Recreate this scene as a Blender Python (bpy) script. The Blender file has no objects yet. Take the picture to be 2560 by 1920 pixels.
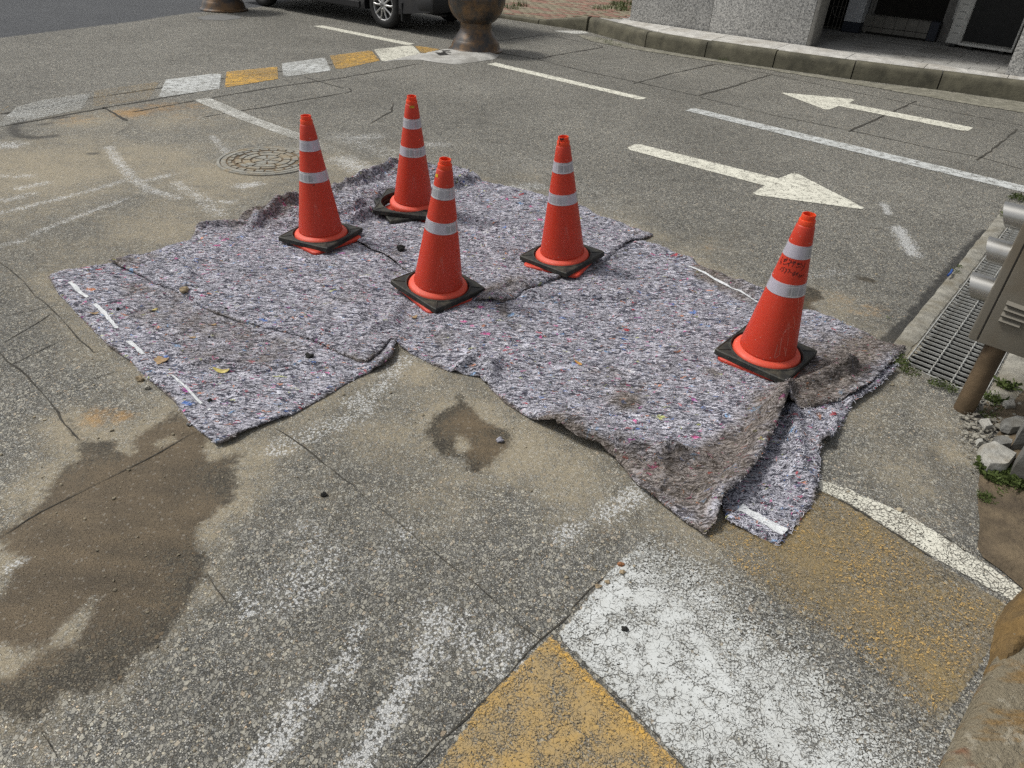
import bpy, bmesh, math, random
import numpy as np
from mathutils import Vector, Matrix
from mathutils.geometry import delaunay_2d_cdt

# ------------------------------------------------------------------ camera, world, sun, exposure
SC = bpy.context.scene
COL = SC.collection
F_PX, PITCH, ROLL, CAM_H = 1732.0, 0.60, 0.0585, 1.72      # measured from the five cones (photo is 2560 wide)
_fw = np.array([0, math.cos(PITCH), -math.sin(PITCH)]); _rt = np.array([1.0, 0, 0]); _up = np.cross(_rt, _fw)
_r = math.cos(ROLL) * _rt + math.sin(ROLL) * _up
_u = -math.sin(ROLL) * _rt + math.cos(ROLL) * _up
cam_d = bpy.data.cameras.new('camera'); cam = bpy.data.objects.new('camera', cam_d); COL.objects.link(cam)
cam_d.sensor_width = 36.0; cam_d.lens = F_PX / 2560 * 36.0; cam_d.clip_start = 0.05; cam_d.clip_end = 1000
M = Matrix.Identity(4)
for i in range(3):
    M[i][0], M[i][1], M[i][2] = _r[i], _u[i], -_fw[i]
M[2][3] = CAM_H
cam.matrix_world = M
SC.camera = cam

SUN_EL, SUN_AZ = math.radians(54), math.radians(-74)       # azimuth from +Y towards +X
w = bpy.data.worlds.new('World'); SC.world = w; w.use_nodes = True
wn = w.node_tree; wn.nodes.clear()
sky = wn.nodes.new('ShaderNodeTexSky'); sky.sky_type = 'NISHITA'; sky.sun_disc = False
sky.sun_elevation = SUN_EL; sky.sun_rotation = SUN_AZ; sky.dust_density = 4.0; sky.air_density = 1.0
hs = wn.nodes.new('ShaderNodeHueSaturation'); hs.inputs['Saturation'].default_value = 0.22   # thin bright cloud
bg = wn.nodes.new('ShaderNodeBackground'); bg.inputs['Strength'].default_value = 0.125
wo = wn.nodes.new('ShaderNodeOutputWorld')
wn.links.new(sky.outputs[0], hs.inputs['Color']); wn.links.new(hs.outputs[0], bg.inputs['Color']); wn.links.new(bg.outputs[0], wo.inputs[0])
sd = bpy.data.lights.new('sun', 'SUN'); sd.energy = 2.4; sd.angle = math.radians(10); sd.color = (1.0, 0.965, 0.90)
sun = bpy.data.objects.new('sun', sd); COL.objects.link(sun)
_sd = Vector((math.sin(SUN_AZ) * math.cos(SUN_EL), math.cos(SUN_AZ) * math.cos(SUN_EL), math.sin(SUN_EL)))
sun.rotation_euler = _sd.to_track_quat('Z', 'Y').to_euler(); sun.location = (0, 0, 20)
SC.view_settings.view_transform = 'Standard'; SC.view_settings.look = 'None'
SC.view_settings.exposure = 0.0; SC.view_settings.gamma = 1.0; SC.view_settings.use_curve_mapping = False
SC.render.engine = 'CYCLES'
SC.cycles.use_denoising = False
SC.cycles.max_bounces = 6; SC.cycles.transparent_max_bounces = 12

random.seed(7); RNG = np.random.default_rng(7)


# ------------------------------------------------------------------ measuring: where a point of the photo lies on the ground (or at height z)
def ray(x, y):
    return (x - 1280) * _r - (y - 960) * _u + F_PX * _fw


def P(x, y, z=0.0):
    d = ray(x, y); t = (z - CAM_H) / d[2]
    return np.array([d[0] * t, d[1] * t])


def PL(pts, z=0.0):
    return np.array([P(x, y, z) for x, y in pts])


def proj(Q):
    q = np.asarray(Q, float) - np.array([0, 0, CAM_H]); dz = q @ _fw
    return 1280 + F_PX * (q @ _r) / dz, 960 - F_PX * (q @ _u) / dz


def crop(ox, oy, s, pts):
    return [(ox + x * s, oy + y * s) for x, y in pts]


# ------------------------------------------------------------------ numeric helpers
def _hash(ix, iy, seed):
    n = (ix.astype(np.int64) * 374761393 + iy.astype(np.int64) * 668265263 + seed * 974711) & 0x7fffffff
    n = ((n ^ (n >> 13)) * 1274126177) & 0x7fffffff
    n = n ^ (n >> 16)
    return (n & 0xffff) / 65535.0


def vnoise(x, y, seed=0):
    x = np.asarray(x, float); y = np.asarray(y, float)
    ix = np.floor(x).astype(np.int64); iy = np.floor(y).astype(np.int64); fx = x - ix; fy = y - iy
    fx = fx * fx * (3 - 2 * fx); fy = fy * fy * (3 - 2 * fy)
    a = _hash(ix, iy, seed); b = _hash(ix + 1, iy, seed); c = _hash(ix, iy + 1, seed); d = _hash(ix + 1, iy + 1, seed)
    return (a + (b - a) * fx) * (1 - fy) + (c + (d - c) * fx) * fy - 0.5


def fbm(x, y, seed=0, oct=4):
    s = 0; a = 1.0; f = 1.0
    for o in range(oct):
        s = s + a * vnoise(x * f + 17.3 * o, y * f - 9.1 * o, seed + o); a *= .5; f *= 2.03
    return s


def seg_d(p, a, b):
    ab = b - a; L = max(ab @ ab, 1e-12)
    t = np.clip(((p - a) @ ab) / L, 0, 1)
    return np.linalg.norm(p - (a + t[:, None] * ab), axis=1)


def line_d(p, pl):
    d = np.full(len(p), 1e9)
    for i in range(len(pl) - 1):
        d = np.minimum(d, seg_d(p, pl[i], pl[i + 1]))
    return d


def sdf(p, poly):
    d = np.full(len(p), 1e9); ins = np.zeros(len(p), bool); n = len(poly)
    for i in range(n):
        a = poly[i]; b = poly[(i + 1) % n]
        d = np.minimum(d, seg_d(p, a, b))
        c = (a[1] > p[:, 1]) != (b[1] > p[:, 1])
        with np.errstate(divide='ignore', invalid='ignore'):
            xi = (b[0] - a[0]) * (p[:, 1] - a[1]) / (b[1] - a[1] if b[1] != a[1] else 1e-12) + a[0]
        ins ^= c & (p[:, 0] < xi)
    return np.where(ins, -d, d)


def sst(a, b, x):
    t = np.clip((x - a) / (b - a), 0, 1)
    return t * t * (3 - 2 * t)


# ------------------------------------------------------------------ node helper
class NT:
    def __init__(s, name):
        s.m = bpy.data.materials.new(name); s.m.use_nodes = True
        s.t = s.m.node_tree; s.t.nodes.clear()
        s.out = s.t.nodes.new('ShaderNodeOutputMaterial')

    def link(s, a, b):
        s.t.links.new(a, b)

    def set(s, sock, v):
        if v is None: return
        if hasattr(v, 'is_output') or isinstance(v, bpy.types.NodeSocket): s.link(v, sock)
        else:
            if isinstance(v, (tuple, list)) and len(v) == 3 and sock.type == 'RGBA': v = (*v, 1)
            sock.default_value = v

    def n(s, typ, **kw):
        nd = s.t.nodes.new(typ)
        for k, v in kw.items(): setattr(nd, k, v)
        return nd

    def co(s): return s.n('ShaderNodeTexCoord').outputs['Object']

    def math(s, op, a, b=None, c=None, clamp=False):
        nd = s.n('ShaderNodeMath', operation=op, use_clamp=clamp)
        s.set(nd.inputs[0], a); s.set(nd.inputs[1], b)
        if c is not None: s.set(nd.inputs[2], c)
        return nd.outputs[0]

    def mr(s, x, a, b, c=0.0, d=1.0, smooth=True):
        nd = s.n('ShaderNodeMapRange', interpolation_type='SMOOTHSTEP' if smooth else 'LINEAR')
        s.set(nd.inputs[0], x)
        for i, v in zip((1, 2, 3, 4), (a, b, c, d)): s.set(nd.inputs[i], v)
        return nd.outputs[0]

    def mix(s, f, a, b, mode='MIX'):
        nd = s.n('ShaderNodeMix', data_type='RGBA', blend_type=mode)
        s.set(nd.inputs[0], f); s.set(nd.inputs[6], a); s.set(nd.inputs[7], b)
        return nd.outputs[2]

    def noise(s, v, scale, detail=2.0, rough=.5, dist=0.0, dim='3D'):
        nd = s.n('ShaderNodeTexNoise', noise_dimensions=dim)
        s.set(nd.inputs['Vector'], v); s.set(nd.inputs['Scale'], scale); s.set(nd.inputs['Detail'], detail)
        s.set(nd.inputs['Roughness'], rough); s.set(nd.inputs['Distortion'], dist)
        return nd.outputs['Fac']

    def vor(s, v, scale, feature='F1', rnd=1.0, dim='2D'):
        nd = s.n('ShaderNodeTexVoronoi', voronoi_dimensions=dim, feature=feature)
        s.set(nd.inputs['Vector'], v); s.set(nd.inputs['Scale'], scale); s.set(nd.inputs['Randomness'], rnd)
        return nd

    def sep(s, c):
        nd = s.n('ShaderNodeSeparateColor'); s.set(nd.inputs[0], c); return nd.outputs

    def ramp(s, f, stops, interp='LINEAR'):
        nd = s.n('ShaderNodeValToRGB'); cr = nd.color_ramp; cr.interpolation = interp
        while len(cr.elements) < len(stops): cr.elements.new(0.5)
        for e, (p, c) in zip(cr.elements, stops):
            e.position = p; e.color = (*c, 1) if len(c) == 3 else c
        s.set(nd.inputs[0], f); return nd.outputs[0]

    def attr(s, name): return s.n('ShaderNodeAttribute', attribute_name=name).outputs['Fac']

    def mapv(s, v, rot=0.0, scale=(1, 1, 1), loc=(0, 0, 0)):
        nd = s.n('ShaderNodeMapping'); s.set(nd.inputs[0], v)
        nd.inputs['Rotation'].default_value = (0, 0, rot); nd.inputs['Scale'].default_value = scale; nd.inputs['Location'].default_value = loc
        return nd.outputs[0]

    def warp(s, v, scale, amt):
        nd = s.n('ShaderNodeTexNoise'); s.set(nd.inputs['Vector'], v); nd.inputs['Scale'].default_value = scale; nd.inputs['Detail'].default_value = 2
        a = s.n('ShaderNodeVectorMath', operation='SUBTRACT'); s.link(nd.outputs['Color'], a.inputs[0]); a.inputs[1].default_value = (.5, .5, .5)
        b = s.n('ShaderNodeVectorMath', operation='SCALE'); s.link(a.outputs[0], b.inputs[0]); b.inputs['Scale'].default_value = amt
        c = s.n('ShaderNodeVectorMath', operation='ADD'); s.set(c.inputs[0], v); s.link(b.outputs[0], c.inputs[1])
        return c.outputs[0]

    def bump(s, h, strength=.5, dist=.01, nrm=None):
        nd = s.n('ShaderNodeBump'); nd.inputs['Strength'].default_value = strength; nd.inputs['Distance'].default_value = dist
        s.set(nd.inputs['Height'], h)
        if nrm is not None: s.link(nrm, nd.inputs['Normal'])
        return nd.outputs[0]

    def bsdf(s, color, rough=.8, metal=0.0, normal=None, spec=.4, alpha=None, sub=None):
        b = s.n('ShaderNodeBsdfPrincipled')
        s.set(b.inputs['Base Color'], color); s.set(b.inputs['Roughness'], rough); s.set(b.inputs['Metallic'], metal)
        s.set(b.inputs['Specular IOR Level'], spec)
        if normal is not None: s.link(normal, b.inputs['Normal'])
        if alpha is not None: s.set(b.inputs['Alpha'], alpha)
        s.link(b.outputs[0], s.out.inputs[0])
        return b


def simple_mat(name, color, rough=.7, metal=0.0, var=.15, scale=12.0, spec=.4, bump=0.0, bscale=60.0, dirt=None, dirt_amt=.5, dirt_scale=5.0):
    t = NT(name); co = t.co()
    n1 = t.noise(co, scale, 5, .6)
    c = t.mix(t.mr(n1, .3, .7), tuple(x * (1 - var) for x in color), tuple(min(1, x * (1 + var)) for x in color))
    if dirt is not None:
        n2 = t.noise(co, dirt_scale, 6, .65)
        c = t.mix(t.math('MULTIPLY', t.mr(n2, .42, .68), dirt_amt), c, dirt)
    nm = t.bump(t.noise(co, bscale, 4, .6), bump, .01) if bump else None
    t.bsdf(c, rough, metal, nm, spec)
    return t.m


# ------------------------------------------------------------------ object helpers
def tag(o, label=None, cat=None, group=None, kind=None):
    if label: o['label'] = label
    if cat: o['category'] = cat
    if group: o['group'] = group
    if kind: o['kind'] = kind
    return o


def empty(name, loc=(0, 0, 0), rot=None):
    o = bpy.data.objects.new(name, None); COL.objects.link(o); o.location = loc; o.empty_display_size = .1
    if rot is not None: o.rotation_euler = rot
    return o


def mesh(name, V, Fc, smooth=None):
    me = bpy.data.meshes.new(name); me.from_pydata([tuple(map(float, v)) for v in V], [], [tuple(int(i) for i in f) for f in Fc]); me.update()
    if smooth is not None:
        for p in me.polygons: p.use_smooth = True
        me.set_sharp_from_angle(angle=math.radians(smooth))
    return me


def link(name, me, mat=None, parent=None, world=True, kind=None):
    o = bpy.data.objects.new(name, me); COL.objects.link(o)
    if mat is not None and len(me.materials) == 0: me.materials.append(mat)
    if parent is not None:
        o.parent = parent
        if world:
            if parent.parent is not None:
                o.matrix_parent_inverse = (parent.parent.matrix_basis @ parent.matrix_parent_inverse @ parent.matrix_basis).inverted() if False else wm(parent).inverted()
            else: o.matrix_parent_inverse = parent.matrix_basis.inverted()
    if kind: o['kind'] = kind
    return o


def wm(o):
    if o.parent is None: return o.matrix_basis.copy()
    return wm(o.parent) @ o.matrix_parent_inverse @ o.matrix_basis


def obj(name, V, Fc, mat=None, parent=None, smooth=None, world=True, kind=None):
    return link(name, mesh(name, V, Fc, smooth), mat, parent, world, kind)


def setattr_v(me, name, arr):
    a = me.attributes.new(name, 'FLOAT', 'POINT'); a.data.foreach_set('value', np.asarray(arr, np.float32))


class MB:
    def __init__(s): s.V = []; s.F = []

    def add(s, V, Fc):
        k = len(s.V); s.V += [tuple(v) for v in V]; s.F += [tuple(i + k for i in f) for f in Fc]; return s

    def box(s, c, size, rot=None, bev=0.0):
        bm = bmesh.new(); bmesh.ops.create_cube(bm, size=1)
        for v in bm.verts: v.co = Vector((v.co.x * size[0], v.co.y * size[1], v.co.z * size[2]))
        if bev: bmesh.ops.bevel(bm, geom=bm.edges[:], offset=bev, segments=2, affect='EDGES', profile=.5)
        R = rot if rot is not None else Matrix.Identity(3)
        bm.verts.index_update()
        V = [R @ v.co + Vector(c) for v in bm.verts]; Fc = [[v.index for v in f.verts] for f in bm.faces]; bm.free()
        return s.add(V, Fc)

    def tube(s, pts, r, n=10, caps=True):
        pts = [Vector(p) for p in pts]; k = len(pts); V = []; Fc = []
        rr = r if isinstance(r, (list, tuple)) else [r] * k
        for i, p in enumerate(pts):
            t = (pts[min(i + 1, k - 1)] - pts[max(i - 1, 0)]).normalized()
            a = t.orthogonal().normalized() if i == 0 else (a - t * (a @ t)).normalized()
            b = t.cross(a)
            for j in range(n):
                th = 2 * math.pi * j / n; V.append(p + (a * math.cos(th) + b * math.sin(th)) * rr[i])
        for i in range(k - 1):
            for j in range(n):
                Fc.append((i * n + j, i * n + (j + 1) % n, (i + 1) * n + (j + 1) % n, (i + 1) * n + j))
        if caps: Fc += [tuple(range(n - 1, -1, -1)), tuple(range((k - 1) * n, k * n))]
        return s.add(V, Fc)

    def lathe(s, prof, n=48, c=(0, 0, 0), a0=0.0, a1=2 * math.pi):
        full = abs(a1 - a0 - 2 * math.pi) < 1e-6; m = n if full else n + 1; V = []; Fc = []
        for r, z in prof:
            for j in range(m):
                th = a0 + (a1 - a0) * j / n; V.append((c[0] + r * math.cos(th), c[1] + r * math.sin(th), c[2] + z))
        for i in range(len(prof) - 1):
            for j in range(n):
                k = (j + 1) % m
                Fc.append((i * m + j, i * m + k, (i + 1) * m + k, (i + 1) * m + j))
        return s.add(V, Fc)

    def prism(s, poly, z0, z1):
        n = len(poly); V = [(x, y, z0) for x, y in poly] + [(x, y, z1) for x, y in poly]
        Fc = [tuple(range(n - 1, -1, -1)), tuple(range(n, 2 * n))] + [(i, (i + 1) % n, n + (i + 1) % n, n + i) for i in range(n)]
        return s.add(V, Fc)

    def build(s, name, mat, parent=None, smooth=None, world=True, kind=None):
        return obj(name, s.V, s.F, mat, parent, smooth, world, kind)


def ccw(poly):
    poly = np.asarray(poly, float); x, y = poly[:, 0], poly[:, 1]
    return poly if (x * np.roll(y, -1) - np.roll(x, -1) * y).sum() > 0 else poly[::-1]


def resample(poly, step, closed=True, jit=0.0, seed=0):
    poly = np.asarray(poly, float); out = []; n = len(poly)
    for i in range(n if closed else n - 1):
        a = poly[i]; b = poly[(i + 1) % n]; L = np.linalg.norm(b - a); k = max(1, int(round(L / step)))
        for j in range(k): out.append(a + (b - a) * j / k)
    if not closed: out.append(poly[-1])
    out = np.array(out)
    if jit:
        s = np.arange(len(out)) * step
        out = out + np.stack([fbm(s * 9, s * 0 + 1.3, seed, 3), fbm(s * 9, s * 0 + 7.7, seed + 5, 3)], 1) * jit
    return out


def fill_poly(poly, step, jit_edge=0.0, seed=0):
    """triangulate the inside of a polygon with evenly spread points; returns points, triangles, boundary loop"""
    B = resample(ccw(poly), step, True, jit_edge, seed)
    lo = B.min(0); hi = B.max(0)
    gx = np.arange(lo[0], hi[0], step); gy = np.arange(lo[1], hi[1], step * .87)
    X, Y = np.meshgrid(gx, gy); X = X + (np.arange(len(gy)) % 2)[:, None] * step * .5
    G = np.stack([X.ravel(), Y.ravel()], 1); G = G + RNG.uniform(-.12, .12, G.shape) * step
    d = sdf(G, B); G = G[d < -step * .55]
    pts = np.vstack([B, G]); nb = len(B)
    vo, eo, fo, vi, _, _ = delaunay_2d_cdt([Vector(p) for p in pts], [(i, (i + 1) % nb) for i in range(nb)], [], 1, 1e-6)
    V = np.array([tuple(v) for v in vo]); Fc = [tuple(f) for f in fo]
    # boundary loop of the output
    cnt = {}
    for f in Fc:
        for i in range(len(f)):
            a, b = f[i], f[(i + 1) % len(f)]
            cnt[(a, b)] = 1
    be = [(a, b) for (a, b) in cnt if (b, a) not in cnt]
    return V, Fc, be


# ------------------------------------------------------------------ shapes on the ground, traced in photo pixels (2560 x 1920)
K = .3888
WET = [
    [(161, 1054), (195, 1085), (244, 1105), (288, 1103), (290, 1134), (342, 1132), (337, 1105), (352, 1078), (415, 1054), (435, 1020), (470, 1050), (520, 1095), (513, 1117), (518, 1146), (527, 1156),
     (586, 1129), (620, 1125), (586, 1151), (581, 1176), (596, 1215), (586, 1249), (518, 1298), (483, 1332), (503, 1371), (532, 1456), (521, 1447), (486, 1459), (478, 1505), (443, 1552), (416, 1591),
     (373, 1634), (323, 1634), (334, 1661), (303, 1704), (268, 1735), (249, 1708), (202, 1735), (155, 1735), (97, 1797), (120, 1851), (86, 1844), (78, 1809), (0, 1820), (35, 1793), (23, 1778), (-60, 1790),
     (-120, 1700), (-120, 1400), (0, 1335), (50, 1300), (100, 1270), (120, 1225), (140, 1190), (180, 1160), (200, 1135), (198, 1105), (178, 1080)],
    [(1145, 978), (1138, 1009), (1083, 1048), (1068, 1072), (1079, 1107), (1103, 1141), (1130, 1145), (1138, 1114), (1145, 1091), (1180, 1107), (1161, 1134), (1169, 1180), (1200, 1184), (1258, 1134),
     (1281, 1099), (1262, 1072), (1200, 1052), (1184, 1021), (1157, 1002)],
    [(2000, 712), (2050, 725), (2060, 745), (2030, 760), (2040, 780), (2085, 795), (2050, 800), (2010, 785), (1985, 750)],
    [(2145, 690), (2165, 690), (2192, 702), (2185, 708), (2150, 700)],
]
DRY = [
    [(-60, 1720), (0, 1700), (97, 1640), (165, 1605), (190, 1600), (205, 1575), (222, 1540), (228, 1497), (190, 1530), (150, 1570), (110, 1620), (60, 1625), (0, 1612), (-60, 1612)],
    [(-60, 1340), (0, 1342), (15, 1369), (55, 1395), (58, 1405), (23, 1435), (39, 1455), (0, 1490), (-60, 1490)],
    [(385, 1106), (440, 1090), (448, 1100), (400, 1116)],
]
DARK_AREA = [(-900, 200), (0, 95), (200, 70), (330, 55), (430, 38), (520, 28), (640, 20), (720, 6), (760, -60), (-900, -120)]
TAR = [(2205, 868), (2240, 840), (2290, 790), (2335, 730), (2370, 690), (2420, 630), (2470, 580)]
CHALK = [  # polyline, half width (m), strength
    ([(272, 369), (295, 404), (330, 443), (373, 474), (443, 494)], .04, .60),
    ([(0, 533), (117, 505), (233, 474), (311, 451)], .035, .48),
    ([(78, 587), (175, 548), (311, 498)], .028, .5), ([(-20, 365), (31, 362)], .1, .6), ([(0, 440), (80, 440)], .05, .4), ([(50, 470), (110, 458)], .05, .45),
    ([(15, 500), (80, 485)], .05, .4), ([(443, 459), (505, 498), (544, 537)], .06, .4), ([(530, 340), (570, 385)], .03, .5), ([(600, 465), (640, 460)], .05, .85),
    ([(555, 504), (583, 504)], .03, .6), ([(600, 560), (640, 545)], .04, .4), ([(370, 450), (420, 438)], .04, .5), ([(0, 615), (60, 600)], .04, .3),
    ([(630, 1925), (690, 1850), (741, 1782)], .040, .74), ([(741, 1782), (845, 1666), (880, 1630)], .026, .60), ([(880, 1925), (983, 1770), (1040, 1680)], .034, .74), ([(1040, 1680), (1080, 1610), (1100, 1540)], .05, .52), ([(860, 1690), (900, 1560)], .03, .4),
    ([(600, 1480), (620, 1540)], .015, .6), ([(1090, 1560), (1200, 1600), (1260, 1630)], .09, .45), ([(1608, 1226), (1560, 1260), (1516, 1284)], .05, .6), ([(1400, 1342), (1440, 1320)], .04, .5),
    ([(700, 1480), (800, 1440)], .1, .35), ([(760, 1340), (860, 1420)], .1, .22), ([(950, 1420), (1010, 1330)], .08, .2),
    ([(1010, 900), (960, 960), (880, 1010)], .05, .45), ([(860, 1060), (930, 1010)], .05, .4), ([(700, 1120), (830, 1060)], .06, .35),
    ([(2209, 509), (2221, 533)], .03, .9), ([(2244, 571), (2260, 595), (2283, 634)], .05, .95), ([(2000, 690), (2100, 680)], .06, .25),
    ([(10, 290), (100, 262), (200, 262)], .05, .2), ([(1290, 470), (1340, 465)], .09, .5), ([(860, 400), (920, 430)], .12, .6), ([(880, 345), (940, 340)], .1, .4), ([(1050, 360), (1110, 362)], .08, .35),
    ([(62, 1300 + 155), (20, 1420), (170, 1350)], .012, .7), ([(160, 1340), (58, 1402)], .01, .7), ([(860, 340), (1010, 400), (1150, 440)], .2, .22),
    ([(1300, 400), (1450, 470), (1560, 560)], .25, .15),
]
DUST = [  # centre (px), radius (m), strength
    ((120, 420), 1.1, .95), ((330, 400), .8, .85), ((560, 440), .7, .9), ((740, 400), .55, .85), ((420, 560), .7, .75), ((200, 620), .6, .55), ((60, 520), .9, .6), ((640, 330), .7, .5), ((450, 300), .7, .6), ((250, 300), .6, .7),
    ((860, 430), .5, .75), ((1000, 400), .6, .45), ((1300, 450), .7, .4), ((1500, 540), .6, .45), ((1750, 620), .5, .45), ((2080, 760), .35, .6), ((2150, 820), .3, .5),
    ((1150, 1050), .32, .95), ((1050, 930), .2, .85), ((1300, 1120), .3, .95), ((1420, 1180), .28, .85), ((1000, 1080), .3, .75), ((1560, 1270), .15, .6), ((900, 960), .15, .6), ((1150, 1220), .3, .6), ((1400, 1290), .2, .5),
    ((560, 1190), .22, .9), ((620, 1150), .16, .9), ((480, 1130), .2, .8), ((700, 1120), .15, .6), ((300, 1080), .18, .7), ((230, 1130), .15, .75), ((110, 1230), .22, .85), ((-10, 1390), .3, .8), ((150, 1600), .2, .8), ((0, 1680), .2, .75),
    ((300, 900), .2, .5), ((420, 1040), .2, .8), ((520, 1330), .1, .8), ((500, 1480), .12, .7), ((2150, 1060), .3, .5), ((2250, 1180), .3, .65), ((2350, 1050), .2, .6), ((2380, 1130), .15, .7), ((2250, 1330), .2, .3),
    ((820, 1250), .3, .4), ((1010, 1280), .4, .3), ((600, 1650), .25, .22), ((1100, 1480), .3, .25),
]
OCHRE = [((330, 282), .22, .9), ((405, 268), .3, .6), ((480, 265), .25, .5), ((300, 250), .3, .3), ((235, 1045), .09, .7), ((305, 1042), .05, .9), ((190, 300), .25, .5), ((460, 290), .4, .35), ((2160, 770), .2, .4), ((2100, 740), .12, .4), ((1780, 620), .08, .4), ((2300, 1330), .12, .3), ((1535, 1345), .06, .4)]
SCUFF = [([(55, 300), (32, 322), (45, 340), (90, 345), (135, 340)], .06, .85), ([(60, 298), (120, 290), (220, 290), (310, 290)], .03, .35), ([(328, 300), (330, 315), (290, 335)], .035, .5), ([(140, 296), (165, 293)], .05, .8), ([(100, 312), (125, 308)], .05, .7),
         ([(225, 384), (240, 384)], .04, .8), ([(480, 466), (520, 466)], .03, .45), ([(600, 125), (640, 115)], .3, .35), ([(570, 120), (680, 108)], .35, .25),
         ([(240, 330), (250, 400), (280, 440), (330, 470)], .05, .35), ([(1540, 1360), (1555, 1368)], .02, .7), ([(2330, 1130), (2370, 1230), (2430, 1330)], .06, .5), ([(2400, 1170), (2440, 1280)], .05, .45)]

# blankets' outlines
A_OUT = [(124, 690), (152, 681), (290, 655), (420, 640), (700, 760), (900, 830), (988, 862), (988, 870), (982, 897), (959, 916), (908, 936), (850, 967), (778, 1009), (735, 1032), (680, 1052), (618, 1079), (580, 1102), (552, 1112), (537, 1112), (498, 1079),
         (459, 1033), (428, 994), (412, 984), (373, 951), (330, 904), (272, 869), (233, 823), (187, 776), (148, 737), (121, 698)]
R_OUT = [(600, 551), (628, 535), (668, 522), (712, 508), (750, 500), (790, 492), (831, 476), (874, 459), (932, 445), (968, 421), (994, 420), (1060, 424), (1134, 428), (1165, 436), (1193, 446), (1196, 456), (1100, 480), (950, 505), (850, 540), (760, 566), (680, 570)]
F_OUT = [(1817, 1303), (1870, 1328), (1947, 1363), (1968, 1339), (1989, 1313), (2025, 1272), (2043, 1209), (2041, 1157), (2044, 1130), (2048, 1116), (2072, 1111), (2092, 1074), (2113, 1038), (2129, 1012), (2160, 994), (2200, 968), (2240, 925), (2200, 920), (2000, 970), (1890, 1060), (1800, 1240)]
B_OUT = [(274, 661), (330, 685), (389, 716), (447, 735), (486, 758), (544, 792), (622, 815), (692, 830), (774, 852), (816, 869), (850, 889), (897, 911), (920, 914), (947, 889), (974, 864), (990, 856), (1037, 815), (1083, 788), (1130, 745), (1060, 720), (1050, 690), (960, 640), (900, 606), (850, 580), (800, 545),
         (760, 517), (749, 522), (711, 534), (668, 545), (625, 552), (552, 556), (494, 576), (478, 597), (424, 614), (350, 642)]
C_OUT = [(990, 860), (1027, 880), (1081, 911), (1124, 927), (1175, 938), (1200, 943), (1223, 970), (1262, 1005), (1305, 1033), (1355, 1064), (1414, 1095), (1464, 1114), (1500, 1126), (1536, 1146), (1568, 1189), (1604, 1225), (1656, 1261), (1718, 1308), (1757, 1338), (1783, 1319), (1796, 1278), (1859, 1225),
         (1895, 1168), (1926, 1106), (1945, 1062), (1991, 1040), (2051, 1020), (2092, 1011), (2124, 1002), (2161, 979), (2189, 955), (2213, 931), (2233, 907), (2251, 886), (2263, 870), (2206, 862), (2158, 835), (2110, 811), (2041, 783), (2003, 776), (1950, 755), (1900, 732), (1845, 708), (1766, 677), (1732, 654), (1663, 625), (1605, 606),
         (1560, 612), (1480, 650), (1380, 690), (1300, 715), (1200, 730), (1140, 745), (1083, 788), (1037, 815)]
D_OUT = [(760, 528), (800, 545), (850, 580), (896, 608), (949, 642), (978, 657), (1018, 680), (1090, 725), (1170, 752), (1197, 757), (1227, 763), (1256, 767), (1291, 753), (1312, 737), (1341, 723), (1370, 712), (1406, 696), (1440, 688), (1486, 677), (1515, 654), (1547, 630), (1576, 616), (1605, 600), (1632, 587), (1609, 580), (1581, 572),
         (1511, 546), (1464, 522), (1371, 498), (1309, 480), (1239, 463), (1190, 452), (1134, 445), (1060, 452), (1000, 452), (940, 462), (880, 482), (820, 505)]
BLANKETS_PX = dict(A=A_OUT, R=R_OUT, F=F_OUT, B=B_OUT, C=C_OUT, D=D_OUT)
BL = {k: ccw(PL(v, .008)) for k, v in BLANKETS_PX.items()}

GRATE_FL, GRATE_FR = P(2258, 912), P(2456, 995)          # near edge of the grate
_gd = P(2513, 577) - P(2258, 912); _gd = _gd / np.linalg.norm(_gd)
GRATE_BL, GRATE_BR = GRATE_FL + _gd * 3.1, GRATE_FR + _gd * 3.1
PIT = ccw(np.array([GRATE_FL, GRATE_FR, GRATE_BR, GRATE_BL]))

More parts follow.
